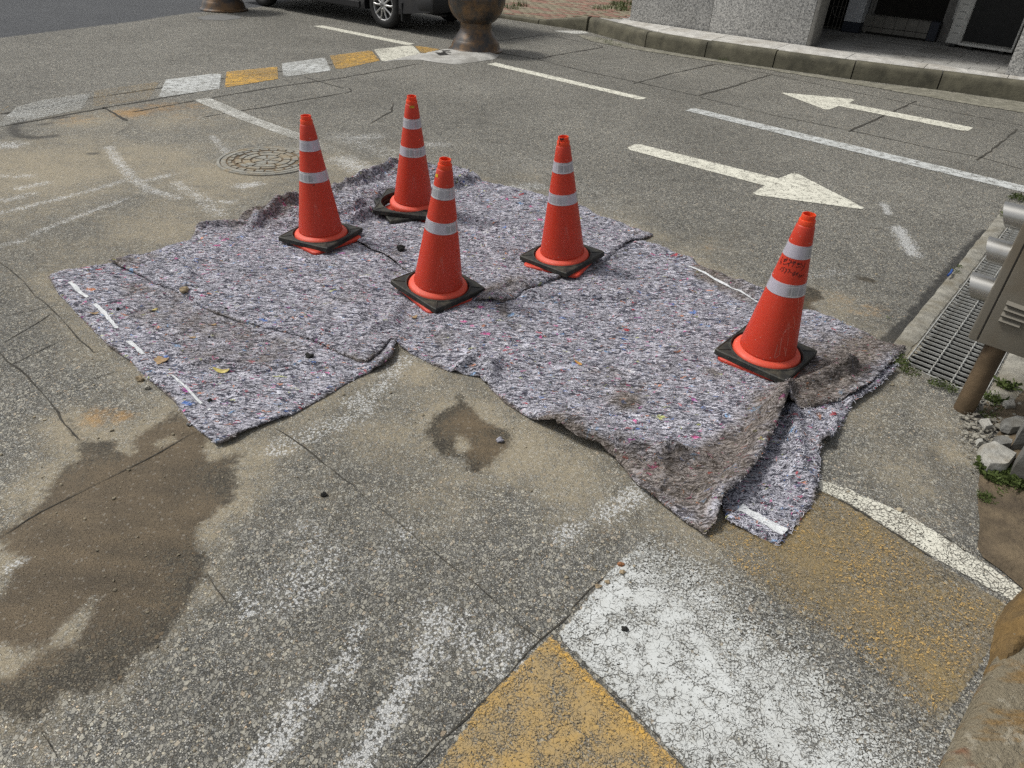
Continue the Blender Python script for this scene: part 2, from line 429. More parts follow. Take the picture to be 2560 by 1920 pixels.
# ------------------------------------------------------------------ asphalt
def asphalt_nodes(t):
    """returns colour, height, roughness and aggregate-random sockets for worn, dusty asphalt"""
    co = t.co()
    cw = t.warp(co, 90, .005)
    v1 = t.vor(cw, 150); r1 = t.sep(v1.outputs['Color']); e1 = t.vor(cw, 150, 'DISTANCE_TO_EDGE').outputs['Distance']
    v2 = t.vor(cw, 300); r2 = t.sep(v2.outputs['Color'])
    c3 = t.mapv(cw, .7, (1, .72, 1))
    v3 = t.vor(c3, 95); r3 = t.sep(v3.outputs['Color']); e3 = t.vor(c3, 95, 'DISTANCE_TO_EDGE').outputs['Distance']
    base = t.ramp(r1[0], [(0, (.052, .052, .049)), (.35, (.098, .097, .091)), (.6, (.168, .165, .153)), (.82, (.29, .283, .257)), (1, (.50, .485, .44))])
    warm = t.ramp(r1[1], [(0, (.86, .92, 1.02)), (.5, (1, 1, .95)), (.85, (1.06, 1.0, .84)), (1, (1.18, .94, .72))])
    base = t.mix(1.0, base, warm, 'MULTIPLY')
    fine = t.ramp(r2[0], [(0, (.036, .036, .034)), (.5, (.108, .107, .100)), (.8, (.23, .226, .208)), (1, (.46, .445, .405))])
    base = t.mix(t.math('GREATER_THAN', r2[1], .45), base, fine)
    big = t.ramp(r3[1], [(0, (.17, .167, .15)), (.5, (.27, .262, .23)), (.9, (.38, .365, .31)), (1, (.34, .27, .19))])
    bigm = t.math('MULTIPLY', t.math('GREATER_THAN', r3[0], .74), t.mr(e3, .05, .14))
    base = t.mix(t.math('MULTIPLY', bigm, .85), base, big)
    gap = t.math('MAXIMUM', t.mr(e1, .0, .12), bigm)
    base = t.mix(t.math('MULTIPLY', t.math('SUBTRACT', 1.0, gap), .55), base, (.045, .044, .039))
    g1 = t.noise(co, 1.1, 4, .55); g2 = t.noise(co, 26, 3, .6); g3 = t.noise(co, 8, 3, .6)
    m = t.math('ADD', t.math('MULTIPLY', g1, .55), t.math('ADD', t.math('MULTIPLY', g2, .95), t.math('MULTIPLY', g3, .45)))
    m = t.mr(m, .60, 1.35, .62, 1.40, False)
    base = t.mix(1.0, base, m, 'MULTIPLY')
    base = t.mix(1.0, base, t.mr(t.noise(co, .42, 3, .6), .32, .68, .84, 1.14), 'MULTIPLY')
    base = t.mix(t.mr(g3, .35, .7, .06, .26), base, (.205, .200, .178))
    base = t.mix(1.0, base, (1.16, 1.15, 1.13), 'MULTIPLY')
    h = t.math('ADD', t.math('MULTIPLY', gap, .6), t.math('ADD', t.math('MULTIPLY', r1[2], .5), t.math('MULTIPLY', bigm, .7)))
    h = t.math('ADD', h, t.math('MULTIPLY', r2[2], .35))
    return co, base, h, r1, gap, g2, bigm


def road_material():
    t = NT('asphalt'); co, base, h, r1, gap, g2, bigm = asphalt_nodes(t)
    dust = t.attr('dust'); wet = t.attr('wet'); chalk = t.attr('chalk'); ochre = t.attr('ochre'); scuff = t.attr('scuff'); dark_area = t.attr('dark_area'); tar = t.attr('tar')
    nA = t.noise(co, 3.2, 5, .6); nB = t.noise(co, 14, 4, .6); nC = t.noise(co, 55, 3, .6); nD = t.noise(co, 190, 2, .6)
    # darker and bluer area of the road surface, far left
    fr = t.mr(t.math('ADD', dark_area, t.math('MULTIPLY', t.math('SUBTRACT', nB, .5), .25)), .06, -.06)
    col = t.mix(fr, base, t.mix(.55, t.mix(1.0, base, (.48, .52, .60), 'MULTIPLY'), (.075, .08, .09)))
    # dust settles in the gaps first
    lines = t.noise(t.mapv(co, -.35, (1.2, 9, 1)), 2.2, 3, .6)
    dd = t.math('ADD', dust, t.math('MULTIPLY', t.math('SUBTRACT', nA, .5), .85))
    dd = t.math('ADD', dd, t.math('MULTIPLY', t.math('SUBTRACT', nB, .5), .45))
    dd = t.math('ADD', dd, t.math('MULTIPLY', t.math('SUBTRACT', lines, .5), .35))
    dd = t.math('SUBTRACT', dd, t.math('MULTIPLY', t.math('MULTIPLY', r1[0], gap), .45))
    dd = t.math('SUBTRACT', dd, t.math('MULTIPLY', bigm, .2))
    dd = t.math('MULTIPLY', t.mr(dd, .05, .78), .93)
    dcol = t.mix(nC, (.215, .186, .130), (.385, .338, .245))
    dcol = t.mix(t.math('MULTIPLY', t.mr(nD, .45, .7), .5), dcol, (.30, .25, .175))
    dcol = t.mix(t.math('MULTIPLY', t.math('GREATER_THAN', r1[1], .88), .5), dcol, (.42, .40, .35))
    col = t.mix(dd, col, dcol)
    # ochre (rubbed yellow paint, rust coloured sand)
    oo = t.mr(t.math('ADD', ochre, t.math('MULTIPLY', t.math('SUBTRACT', t.math('ADD', nB, nC), 1.0), 1.0)), .25, .9)
    col = t.mix(t.math('MULTIPLY', oo, .6), col, (.44, .25, .08))
    # white scuffs and drag marks catch on the stones' tops
    cc = t.math('ADD', chalk, t.math('MULTIPLY', t.math('SUBTRACT', t.math('ADD', nC, nB), 1.0), 1.15))
    cc = t.math('ADD', cc, t.math('MULTIPLY', t.math('SUBTRACT', r1[2], .62), .95))
    cc = t.math('MULTIPLY', t.mr(cc, .22, .62), t.mr(chalk, .02, .25))
    col = t.mix(t.math('MULTIPLY', cc, .68), col, (.64, .65, .64))
    # tyre rubber
    sc = t.mr(t.math('ADD', scuff, t.math('MULTIPLY', t.math('SUBTRACT', nB, .5), .6)), .15, .9)
    col = t.mix(t.math('MULTIPLY', sc, .75), col, (.045, .044, .042))
    tr = t.mr(t.math('ADD', tar, t.math('MULTIPLY', t.math('SUBTRACT', nB, .5), .9)), .25, .7)
    col = t.mix(t.math('MULTIPLY', tr, .8), col, (.03, .03, .029))
    # wet patches: sharp outline, mud held in the water
    mudf = t.attr('mud')
    wd = t.math('ADD', wet, t.math('MULTIPLY', t.math('SUBTRACT', nB, .5), .085))
    wd = t.math('ADD', wd, t.math('MULTIPLY', t.math('SUBTRACT', nC, .5), .045))
    wd = t.math('ADD', wd, t.math('MULTIPLY', t.math('SUBTRACT', r1[0], .4), .012))
    wf = t.mr(wd, .022, -.018)
    streak = t.noise(t.mapv(co, -.6, (1.0, 4.0, 1)), 2.6, 4, .6)
    mud = t.ramp(t.math('ADD', t.math('MULTIPLY', nA, .5), t.math('MULTIPLY', streak, .5)), [(.36, (.072, .056, .036)), (.5, (.110, .084, .052)), (.66, (.165, .124, .074))])
    mud = t.mix(t.math('MULTIPLY', t.mr(nD, .54, .62), .75), mud, (.035, .029, .022))
    mud = t.mix(t.math('MULTIPLY', t.mr(nC, .35, .7), .35), mud, (.125, .098, .062))
    mud = t.mix(t.math('MULTIPLY', t.math('GREATER_THAN', r1[1], .965), .55), mud, (.22, .20, .165))
    wm_ = t.math('ADD', mudf, t.math('SUBTRACT', t.math('ADD', t.math('MULTIPLY', nB, .7), t.math('MULTIPLY', nA, .3)), t.math('MULTIPLY', r1[0], .35)))
    wc = t.mix(t.mr(wm_, .55, 1.0), t.mix(1.0, base, (.36, .325, .27), 'MULTIPLY'), mud)
    col = t.mix(wf, col, wc)
    rough = t.math('SUBTRACT', .88, t.math('MULTIPLY', wf, .2))
    hh = t.math('MULTIPLY', h, t.math('SUBTRACT', 1.0, t.math('MULTIPLY', dd, .75)))
    hh = t.math('MULTIPLY', hh, t.math('SUBTRACT', 1.0, t.math('MULTIPLY', wf, .5)))
    hh = t.math('ADD', hh, t.math('MULTIPLY', nD, .35))
    t.bsdf(col, rough, 0, t.bump(hh, .9, .004), .3)
    return t.m


M_ROAD = road_material()


def axis(lo, a, b, hi, step, growth=1.12):
    mid = list(np.arange(a, b, step)); s = step; up = []; v = mid[-1]
    while v < hi: s = s * growth; v += s; up.append(v)
    s = step; dn = []; v = a
    while v > lo: s = s * growth; v -= s; dn.append(v)
    return np.array(dn[::-1] + mid + up)


def build_road():
    xs = axis(-160, -4.6, 3.3, 160, .026); ys = axis(-60, .6, 7.6, 300, .026)
    X, Y = np.meshgrid(xs, ys); p = np.stack([X.ravel(), Y.ravel()], 1); nx, ny = len(xs), len(ys)
    idx = np.arange(nx * ny).reshape(ny, nx)
    near = (p[:, 0] > -12) & (p[:, 0] < 9) & (p[:, 1] > 0) & (p[:, 1] < 26)
    q = p[near]
    wet = np.full(len(q), 1.0)
    for W in WET: wet = np.minimum(wet, sdf(q, PL(W)))
    rim = sdf(q, PL(WET[0]))
    for D in DRY: wet = np.maximum(wet, -sdf(q, PL(D)))
    dust = np.zeros(len(q))
    for c, r, s in DUST: dust = np.maximum(dust, s * np.exp(-(np.linalg.norm(q - P(*c), axis=1) / r) ** 2))
    dust = np.maximum(dust, .85 * np.exp(-(np.maximum(rim, 0) / .14) ** 2) * (q[:, 1] > 1.35 - .0 * q[:, 0]) * sst(1.15, 1.7, q[:, 1]))
    dust = np.maximum(dust, .55 * np.exp(-(np.maximum(rim, 0) / .08) ** 2))
    bl = np.full(len(q), 9.0)
    for k in 'ABCDR': bl = np.minimum(bl, sdf(q, BL[k]))
    dust = np.maximum(dust, .62 * np.exp(-(np.maximum(bl, 0) / .22) ** 2))
    chalk = np.zeros(len(q)); scuff = np.zeros(len(q)); och = np.zeros(len(q))
    for pl, ww, s in CHALK: chalk = np.maximum(chalk, s * np.exp(-(line_d(q, PL(pl)) / ww) ** 2))
    for pl, ww, s in SCUFF: scuff = np.maximum(scuff, s * np.exp(-(line_d(q, PL(pl)) / ww) ** 2))
    for c, r, s in OCHRE: och = np.maximum(och, s * np.exp(-(np.linalg.norm(q - P(*c), axis=1) / r) ** 2))
    dark_area = sdf(q, PL(DARK_AREA))
    mud = np.zeros(len(q))
    for c_, r_, s_ in (((280, 1260), .32, 1.0), ((120, 1420), .34, 1.0), ((420, 1300), .2, .9), ((60, 1540), .22, 1.0), ((300, 1480), .22, .75), ((430, 1120), .25, .9), ((1180, 1060), .14, .75), ((1210, 1120), .12, .7), ((2040, 760), .1, .8)): mud = np.maximum(mud, s_ * np.exp(-(np.linalg.norm(q - P(*c_), axis=1) / r_) ** 2))
    tar = .9 * np.exp(-(line_d(q, PL(TAR)) / .055) ** 2)
    # cells over the drain pit are left out
    cell = idx[:-1, :-1].ravel(), idx[:-1, 1:].ravel(), idx[1:, 1:].ravel(), idx[1:, :-1].ravel()
    cen = (p[cell[0]] + p[cell[2]]) / 2
    keep = np.ones(len(cen), bool)
    box = (cen[:, 0] > PIT[:, 0].min()) & (cen[:, 0] < PIT[:, 0].max()) & (cen[:, 1] > PIT[:, 1].min()) & (cen[:, 1] < PIT[:, 1].max())
    keep[box] = sdf(cen[box], PIT) > -.012
    Fc = np.stack(cell, 1)[keep]
    V = np.column_stack([p, np.zeros(len(p))])
    o = obj('road', V, Fc, M_ROAD)
    for nme, arr, dflt in (('wet', wet, 1), ('dust', dust, .12), ('chalk', chalk, 0), ('scuff', scuff, 0), ('ochre', och, 0), ('dark_area', dark_area, 5), ('tar', tar, 0), ('mud', mud, 0)):
        full = np.full(len(p), float(dflt)); full[near] = arr; setattr_v(o.data, nme, full)
    o['kind'] = 'structure'
    return o


ROAD = build_road()


# ------------------------------------------------------------------ painted markings
def paint_material(name, colA, colB, rub, crack=26.0, cw=.05, soft=.05, amax=1.0, fine=170, pit=.60, film=None):
    t = NT(name); co = t.co()
    wear = t.attr('wear'); edge = t.attr('edge')
    nA = t.noise(co, 5, 4, .6); nB = t.noise(co, 40, 4, .65); nC = t.noise(co, 150, 3, .65); nE = t.noise(co, 14, 4, .6)
    v1 = t.vor(t.warp(co, 90, .006), fine); r1 = t.sep(v1.outputs['Color'])
    R = t.math('ADD', t.math('MULTIPLY', r1[0], .32), t.math('ADD', t.math('MULTIPLY', nC, .62), t.math('ADD', t.math('MULTIPLY', nB, .55), t.math('MULTIPLY', nE, .30))))
    R = t.mr(R, .55, 1.25, 0, 1, False)
    a = t.math('MULTIPLY', t.mr(t.math('SUBTRACT', R, wear), -soft * .4, soft), amax)
    # crazing, coarse to fine, lines of uneven width
    cwv = t.warp(t.warp(co, 9, .05), 45, .022)
    e1 = t.vor(cwv, crack, 'DISTANCE_TO_EDGE').outputs['Distance']; e2 = t.vor(t.mapv(cwv, .5), crack * 2.2, 'DISTANCE_TO_EDGE').outputs['Distance']; e3 = t.vor(t.mapv(cwv, 1.1), crack * 4.6, 'DISTANCE_TO_EDGE').outputs['Distance']
    k1 = t.math('LESS_THAN', e1, t.math('MULTIPLY', t.mr(nE, .32, .7), cw)); k2 = t.math('LESS_THAN', e2, t.math('MULTIPLY', t.mr(nB, .40, .72), cw * 1.5))
    k3 = t.math('LESS_THAN', e3, t.math('MULTIPLY', t.mr(t.math('ADD', nE, t.math('MULTIPLY', wear, .8)), .48, .75), cw * 2.2))
    a = t.math('MULTIPLY', a, t.math('SUBTRACT', 1.0, t.math('MULTIPLY', t.math('MAXIMUM', k3, t.math('MAXIMUM', k1, k2)), .85)))
    pits = t.mr(t.math('ADD', nC, t.math('MULTIPLY', t.math('SUBTRACT', nE, .5), .5)), pit, pit + .05)
    a = t.math('MULTIPLY', a, t.math('SUBTRACT', 1.0, t.math('MULTIPLY', pits, .8)))
    ed = t.mr(t.math('ADD', edge, t.math('MULTIPLY', t.math('SUBTRACT', nB, .5), .04)), .0, .006)
    a = t.math('MULTIPLY', a, ed)
    c = t.mix(t.mr(nA, .3, .7), colA, colB)
    c = t.mix(t.math('MULTIPLY', t.mr(t.math('ADD', t.math('MULTIPLY', nB, .5), t.math('ADD', t.math('MULTIPLY', nE, .4), t.math('MULTIPLY', wear, .4))), .38, .72), .75), c, rub)
    t.bsdf(c, .75, 0, t.bump(nB, .3, .003), .3, alpha=a)
    return t.m


M_WHITE = paint_material('white_road_paint', (.66, .66, .62), (.56, .56, .52), (.44, .435, .39), 20)
M_CREAM = paint_material('thick_white_road_paint', (.70, .69, .59), (.62, .61, .52), (.50, .48, .41), 14, .04, pit=.66)
M_BLUEWHITE = paint_material('aged_white_road_paint', (.57, .59, .58), (.49, .505, .49), (.41, .41, .38), 17, .036, pit=.56)
M_YELLOW = paint_material('yellow_road_paint', (.62, .36, .055), (.54, .31, .06), (.40, .285, .13), 16)
M_OCHRE = paint_material('faded_ochre_road_paint', (.46, .30, .10), (.37, .27, .13), (.29, .235, .15), 18, .03, .16, .92, 170, .55)
M_OCHREFILM = paint_material('rubbed_ochre_film', (.325, .235, .098), (.28, .215, .115), (.24, .205, .145), 30, .02, .6, .74, 210, .62)


def paint(name, px, mat, wear, step=.06, label=None, jit=.0, z=.004, seed=0):
    poly = PL(px)
    V, Fc, be = fill_poly(poly, step, jit, seed)
    wv = wear(V) if callable(wear) else np.full(len(V), wear)
    ed = -sdf(V, ccw(poly))
    o = obj(name, np.column_stack([V, np.full(len(V), z)]), Fc, mat, ROAD)
    setattr_v(o.data, 'wear', wv); setattr_v(o.data, 'edge', np.maximum(ed, 0))
    if label: o['label'] = label
    return o


paint('lane_line', [(782, 66), (807, 64), (1037, 110), (1019, 114)], M_CREAM, .06, .05, 'thin white line running towards the parked van')
paint('lane_line', [(1217, 161), (1239, 157), (1618, 246), (1600, 251)], M_CREAM, .05, .05, 'short white dash in front of the urn')
paint('lane_line', [(1712, 277), (1733, 270), (2100, 356), (2560, 465), (2640, 486), (2640, 506), (2560, 482), (2100, 372)], M_BLUEWHITE, .05, .05, 'long white centre line between the two arrows')
_l4 = P(482, 251); _l4e = P(870, 392)
paint('lane_line', [(482, 251), (525, 245), (640, 295), (750, 334), (870, 383), (905, 408), (870, 405), (750, 354), (600, 300)], M_WHITE, lambda v: .24 + .46 * sst(.5, 1.0, np.linalg.norm(v - _l4, axis=1) / np.linalg.norm(_l4e - _l4)), .05, 'rubbed white line behind the left cone')
paint('arrow_marking', [(1947, 231), (2141, 249), (2122, 259), (2435, 320), (2417, 330), (2097, 266), (2067, 277)], M_CREAM, .04, .06, 'white arrow pointing left, nearer the kerb')
paint('arrow_marking', [(1562, 373), (1591, 359), (1945, 447), (1986, 431), (2174, 527), (1875, 487), (1910, 465)], M_CREAM, .04, .05, 'white arrow pointing right, nearer the blankets')
paint('gutter_marking', [(1382, 78), (1401, 77), (1461, 78), (1473, 84), (1434, 85)], M_WHITE, .1, .05)
W8 = lambda w: (lambda v: w + .22 * fbm(v[:, 0] * 2.2, v[:, 1] * 2.2, 4))
paint('hump_stripe', [(43, 268), (110, 250), (229, 233), (205, 274), (100, 296), (-20, 322)], M_BLUEWHITE, W8(.50), .05, 'worn white stripe, leftmost on the hump')
paint('hump_stripe', [(237, 227), (400, 204), (373, 249), (229, 268)], M_OCHRE, W8(.50), .05, 'worn yellow stripe on the hump')
paint('hump_stripe', [(414, 200), (554, 182), (550, 222), (395, 246)], M_BLUEWHITE, W8(.22), .05, 'large white stripe on the hump')
paint('hump_stripe', [(566, 180), (694, 167), (696, 198), (561, 220)], M_YELLOW, W8(.22), .05, 'bright yellow stripe on the hump')
paint('hump_stripe', [(704, 159), (813, 144), (828, 177), (708, 194)], M_BLUEWHITE, W8(.18), .05, 'white stripe between two yellow ones')
paint('hump_stripe', [(824, 140), (928, 126), (950, 152), (840, 176)], M_YELLOW, W8(.26), .05, 'yellow stripe next to the concrete patch')
paint('hump_stripe', [(934, 124), (1031, 113), (1054, 136), (955, 155)], M_CREAM, W8(.18), .05, 'clean white stripe beside the urn')
paint('hump_stripe', [(1034, 113), (1103, 124), (1054, 135)], M_YELLOW, W8(.36), .05, 'small yellow triangle beside the urn')
paint('hump_stripe', [(-40, 300), (24, 264), (10, 280), (-20, 296)], M_YELLOW, W8(.3), .05)

_za = PL([(1655, 1300), (1860, 1425), (2040, 1575), (2220, 1730), (2420, 1920)])


def zebra_wear(v):
    d = line_d(v, _za); d2 = np.linalg.norm(v - P(1560, 1700), axis=1)
    return np.clip(.52 * np.exp(-(d / .17) ** 2) + .12 + .20 * fbm(v[:, 0] * 6, v[:, 1] * 6, 9) + .25 * sst(1.45, 1.75, v[:, 1]), 0, .9)


paint('crossing_stripe', [(1394, 1588), (1528, 1423), (1655, 1308), (1740, 1330), (1850, 1410), (2000, 1530), (2200, 1680), (2400, 1850), (2420, 1990), (1770, 1990), (1713, 1920), (1551, 1748), (1406, 1606)], M_BLUEWHITE, zebra_wear, .02, 'broad cracked white stripe in the foreground')
paint('crossing_stripe', [(1351, 1612), (1379, 1589), (1453, 1665), (1590, 1800), (1710, 1920), (1750, 1980), (1040, 1980), (1091, 1918), (1192, 1772), (1270, 1692)], M_OCHRE, lambda v: .16 + .10 * fbm(v[:, 0] * 5, v[:, 1] * 5, 3), .02, 'yellow stripe at the bottom edge', )
_ye = PL([(1379, 1592), (1453, 1668), (1590, 1802), (1710, 1922)]); _ye2 = PL([(1351, 1612), (1192, 1772), (1091, 1918)])
paint('crossing_stripe', [(1357, 1612), (1379, 1595), (1453, 1669), (1590, 1804), (1710, 1924), (1720, 1960), (1600, 1930), (1500, 1800), (1400, 1690), (1300, 1700), (1150, 1880), (1060, 1960), (1091, 1922), (1192, 1776), (1270, 1694)], M_YELLOW,
      lambda v: .22 + .46 * sst(.0, .06, np.minimum(line_d(v, _ye), line_d(v, _ye2) + .02)) + .2 * fbm(v[:, 0] * 9, v[:, 1] * 9, 5), .02, 'brighter yellow left along the edges of the bottom stripe', z=.006)
_w1 = lambda v: np.clip(.20 + .34 * fbm(v[:, 0] * 5, v[:, 1] * 5, 6) + .25 * np.exp(-(line_d(v, _za) / .10) ** 2), 0, .97)
paint('crossing_stripe', [(1750, 1325), (1830, 1290), (1900, 1240), (2060, 1230), (2199, 1312), (2326, 1395), (2520, 1515), (2470, 1640), (2390, 1760), (2330, 1850), (2200, 1713), (2000, 1560), (1850, 1435)], M_OCHREFILM, _w1, .025, 'faded yellow stripe right of the white one')
paint('crossing_stripe', [(1745, 1328), (1830, 1290), (1900, 1240), (2060, 1235), (2190, 1318), (2300, 1400), (2500, 1530), (2440, 1640), (2370, 1740), (2320, 1800), (2200, 1690), (2000, 1540), (1850, 1430)], M_YELLOW,
      lambda v: .64 + .16 * fbm(v[:, 0] * 7, v[:, 1] * 7, 16), .025, 'specks of yellow left on the faded stripe', z=.006)
paint('edge_line', [(2040, 1196), (2118, 1222), (2200, 1258), (2268, 1287), (2350, 1338), (2430, 1389), (2520, 1450), (2560, 1480), (2548, 1516), (2480, 1478), (2326, 1392), (2199, 1310), (2120, 1260), (2048, 1228)], M_CREAM, lambda v: .24 + .16 * fbm(v[:, 0] * 8, v[:, 1] * 8, 2), .02, 'cracked cream line along the crumbling edge', jit=.006)

# ------------------------------------------------------------------ cracks and saw cuts (dark grooves)
M_CRACK = simple_mat('crack_dirt', (.040, .037, .030), .95, var=.5, scale=40)


def crack(pts, wd=.010, jit=.01, seed=0, z=.0022):
    pl = resample(PL(pts), .05, False)
    s = np.arange(len(pl)) * .05
    t = np.gradient(pl, axis=0) if len(pl) > 1 else np.zeros_like(pl); t /= np.linalg.norm(t, axis=1)[:, None] + 1e-9; nn = np.stack([-t[:, 1], t[:, 0]], 1)
    c = pl + nn * (fbm(s * 8, s * 0 + seed, seed, 4) * jit * 3)[:, None]
    ww = wd * (.35 + 1.0 * np.clip(vnoise(s * 9, s * 0 + 3.1, seed + 3) + .4, 0, 1)); ww[0] *= .2; ww[-1] *= .2
    V = [(*a, z) for a in (c - nn * ww[:, None] / 2)] + [(*a, z) for a in (c + nn * ww[:, None] / 2)]; n = len(pl)
    obj('crack', V, [(i, i + 1, n + i + 1, n + i) for i in range(n - 1)], M_CRACK, ROAD)


CR = [
    ([(-20, 645), (0, 655), (58, 706), (128, 776), (194, 842), (233, 881), (255, 880)], .008), ([(0, 881), (35, 912), (97, 978), (167, 1060), (202, 1098)], .012), ([(0, 792), (50, 783), (113, 768), (148, 757)], .005),
    ([(0, 862), (60, 827), (128, 784)], .006), ([(0, 920), (39, 908), (90, 880), (156, 850)], .006), ([(120, 998), (214, 955), (300, 925)], .004), ([(688, 1068), (758, 1118), (816, 1165)], .010), ([(816, 1165), (950, 1270), (1060, 1360), (1173, 1451)], .004),
    ([(1173, 1451), (1240, 1510), (1297, 1564)], .006), ([(1297, 1564), (1351, 1603), (1410, 1645), (1464, 1680)], .008), ([(1464, 1680), (1560, 1760), (1640, 1840), (1720, 1930)], .005), ([(1025, 1940), (1105, 1860), (1192, 1766), (1270, 1684), (1351, 1599), (1425, 1529)], .009), ([(1425, 1529), (1500, 1455), (1560, 1400)], .005),
    ([(0, 286), (233, 245), (389, 222), (544, 198), (700, 179), (860, 156)], .022), ([(860, 156), (960, 146), (1050, 140)], .02), ([(0, 317), (120, 296), (272, 268), (400, 246), (486, 233)], .02), ([(330, 280), (505, 249), (661, 222), (860, 194), (960, 176), (1045, 160)], .016), ([(505, 293), (661, 268), (860, 233)], .014),
    ([(257, 268), (319, 303)], .02), ([(860, 235), (880, 228), (870, 220)], .01), ([(760, 193), (800, 205), (860, 222)], .01), ([(924, 309), (978, 280), (982, 257)], .01), ([(1240, 103), (1362, 87)], .02), ([(1362, 87), (1430, 100), (1508, 116)], .012), ([(1253, 133), (1341, 148)], .02),
    ([(1341, 148), (1380, 140), (1508, 118)], .025), ([(1341, 148), (1464, 179), (1595, 206)], .016), ([(1580, 210), (1687, 182), (1792, 160)], .022), ([(1595, 206), (1744, 240)], .014), ([(1744, 240), (1837, 215), (1900, 195), (1930, 187)], .022), ([(1747, 243), (1933, 288), (2127, 327), (2322, 369), (2458, 395), (2560, 425)], .011),
    ([(2120, 330), (2213, 288), (2291, 253)], .018), ([(2443, 402), (2497, 362), (2544, 323)], .014), ([(1792, 160), (1933, 187), (2100, 223), (2264, 257), (2420, 288), (2560, 315)], .009), ([(2048, 1229), (2120, 1262), (2199, 1311), (2260, 1350), (2330, 1397)], .016), ([(2265, 1338), (2285, 1330), (2325, 1332), (2362, 1342), (2420, 1385)], .010),
    ([(2270, 1300), (2262, 1330), (2250, 1340)], .006), ([(0, 1342), (100, 1280), (250, 1210), (400, 1130), (500, 1075)], .006), ([(1240, 40), (1300, 50), (1345, 60)], .02), ([(1440, 90), (1560, 112)], .02), ([(515, 1430), (535, 1470), (570, 1515)], .006), ([(100, 1830), (140, 1900)], .005), ([(1230, 42), (1236, 25)], .015),
]
for i, (pts, wd) in enumerate(CR):
    far = np.linalg.norm(P(*pts[0])) > 4.6
    crack(pts, wd * (1.7 if far else .75), .004 if not far else .005, i * 7 + 1)

# concrete spill at the urn
M_CONC = simple_mat('pale_concrete', (.40, .395, .37), .85, var=.18, scale=9, bump=.5, bscale=45, dirt=(.2, .19, .165), dirt_amt=.6, dirt_scale=3)


def slab(name, px, z, mat, parent=None, step=.08, jit=.02, amp=.006, seed=0, kind=None, z0=0.0, edge=.05):
    V, Fc, be = fill_poly(PL(px), step, jit, seed); d = -sdf(V, resample(ccw(PL(px)), step, True, jit, seed))
    zz = z0 + z * sst(0, edge, d) + amp * fbm(V[:, 0] * 7, V[:, 1] * 7, seed + 2) * sst(0, edge, d)
    zz = np.maximum(zz, z0 + .0025)
    return obj(name, np.column_stack([V, zz]), Fc, mat, parent, 60, True, kind)


slab('concrete_patch', [(955, 155), (1000, 146), (1055, 137), (1100, 126), (1150, 122), (1250, 138), (1235, 148), (1185, 156), (1140, 161), (1095, 157), (1050, 150), (1000, 150)], .03, M_CONC, ROAD, seed=3)
slab('concrete_patch', [(490, 45), (520, 38), (560, 36), (600, 40), (603, 46), (560, 51), (510, 50)], .006, simple_mat('grey_concrete_ring', (.15, .15, .145), .9, bump=.4), ROAD, seed=5, amp=.002)
# ------------------------------------------------------------------ felt blankets
M_FELT = None


RAG = [(0, (.50, .07, .08)), (.14, (.66, .12, .33)), (.26, (.60, .25, .13)), (.42, (.11, .22, .55)), (.54, (.26, .44, .70)), (.66, (.06, .07, .14)), (.76, (.82, .82, .86)), (.88, (.54, .58, .22)), (.94, (.46, .10, .38))]


def felt_dirt(t, base, co, clump):
    dirt = t.attr('dirt'); big = t.noise(co, 5, 5, .65); b2 = t.noise(co, 22, 4, .65)
    dd = t.math('ADD', dirt, t.math('MULTIPLY', t.math('SUBTRACT', big, .5), 1.1))
    dd = t.math('ADD', dd, t.math('MULTIPLY', t.math('SUBTRACT', b2, .5), .8))
    dd = t.mr(dd, .12, .85)
    return t.mix(t.math('MULTIPLY', dd, .80), base, t.mix(1.0, t.mix(.55, base, (.30, .28, .25)), t.ramp(clump, [(.3, (.30, .25, .19)), (.7, (.72, .62, .48))]), 'MULTIPLY'))


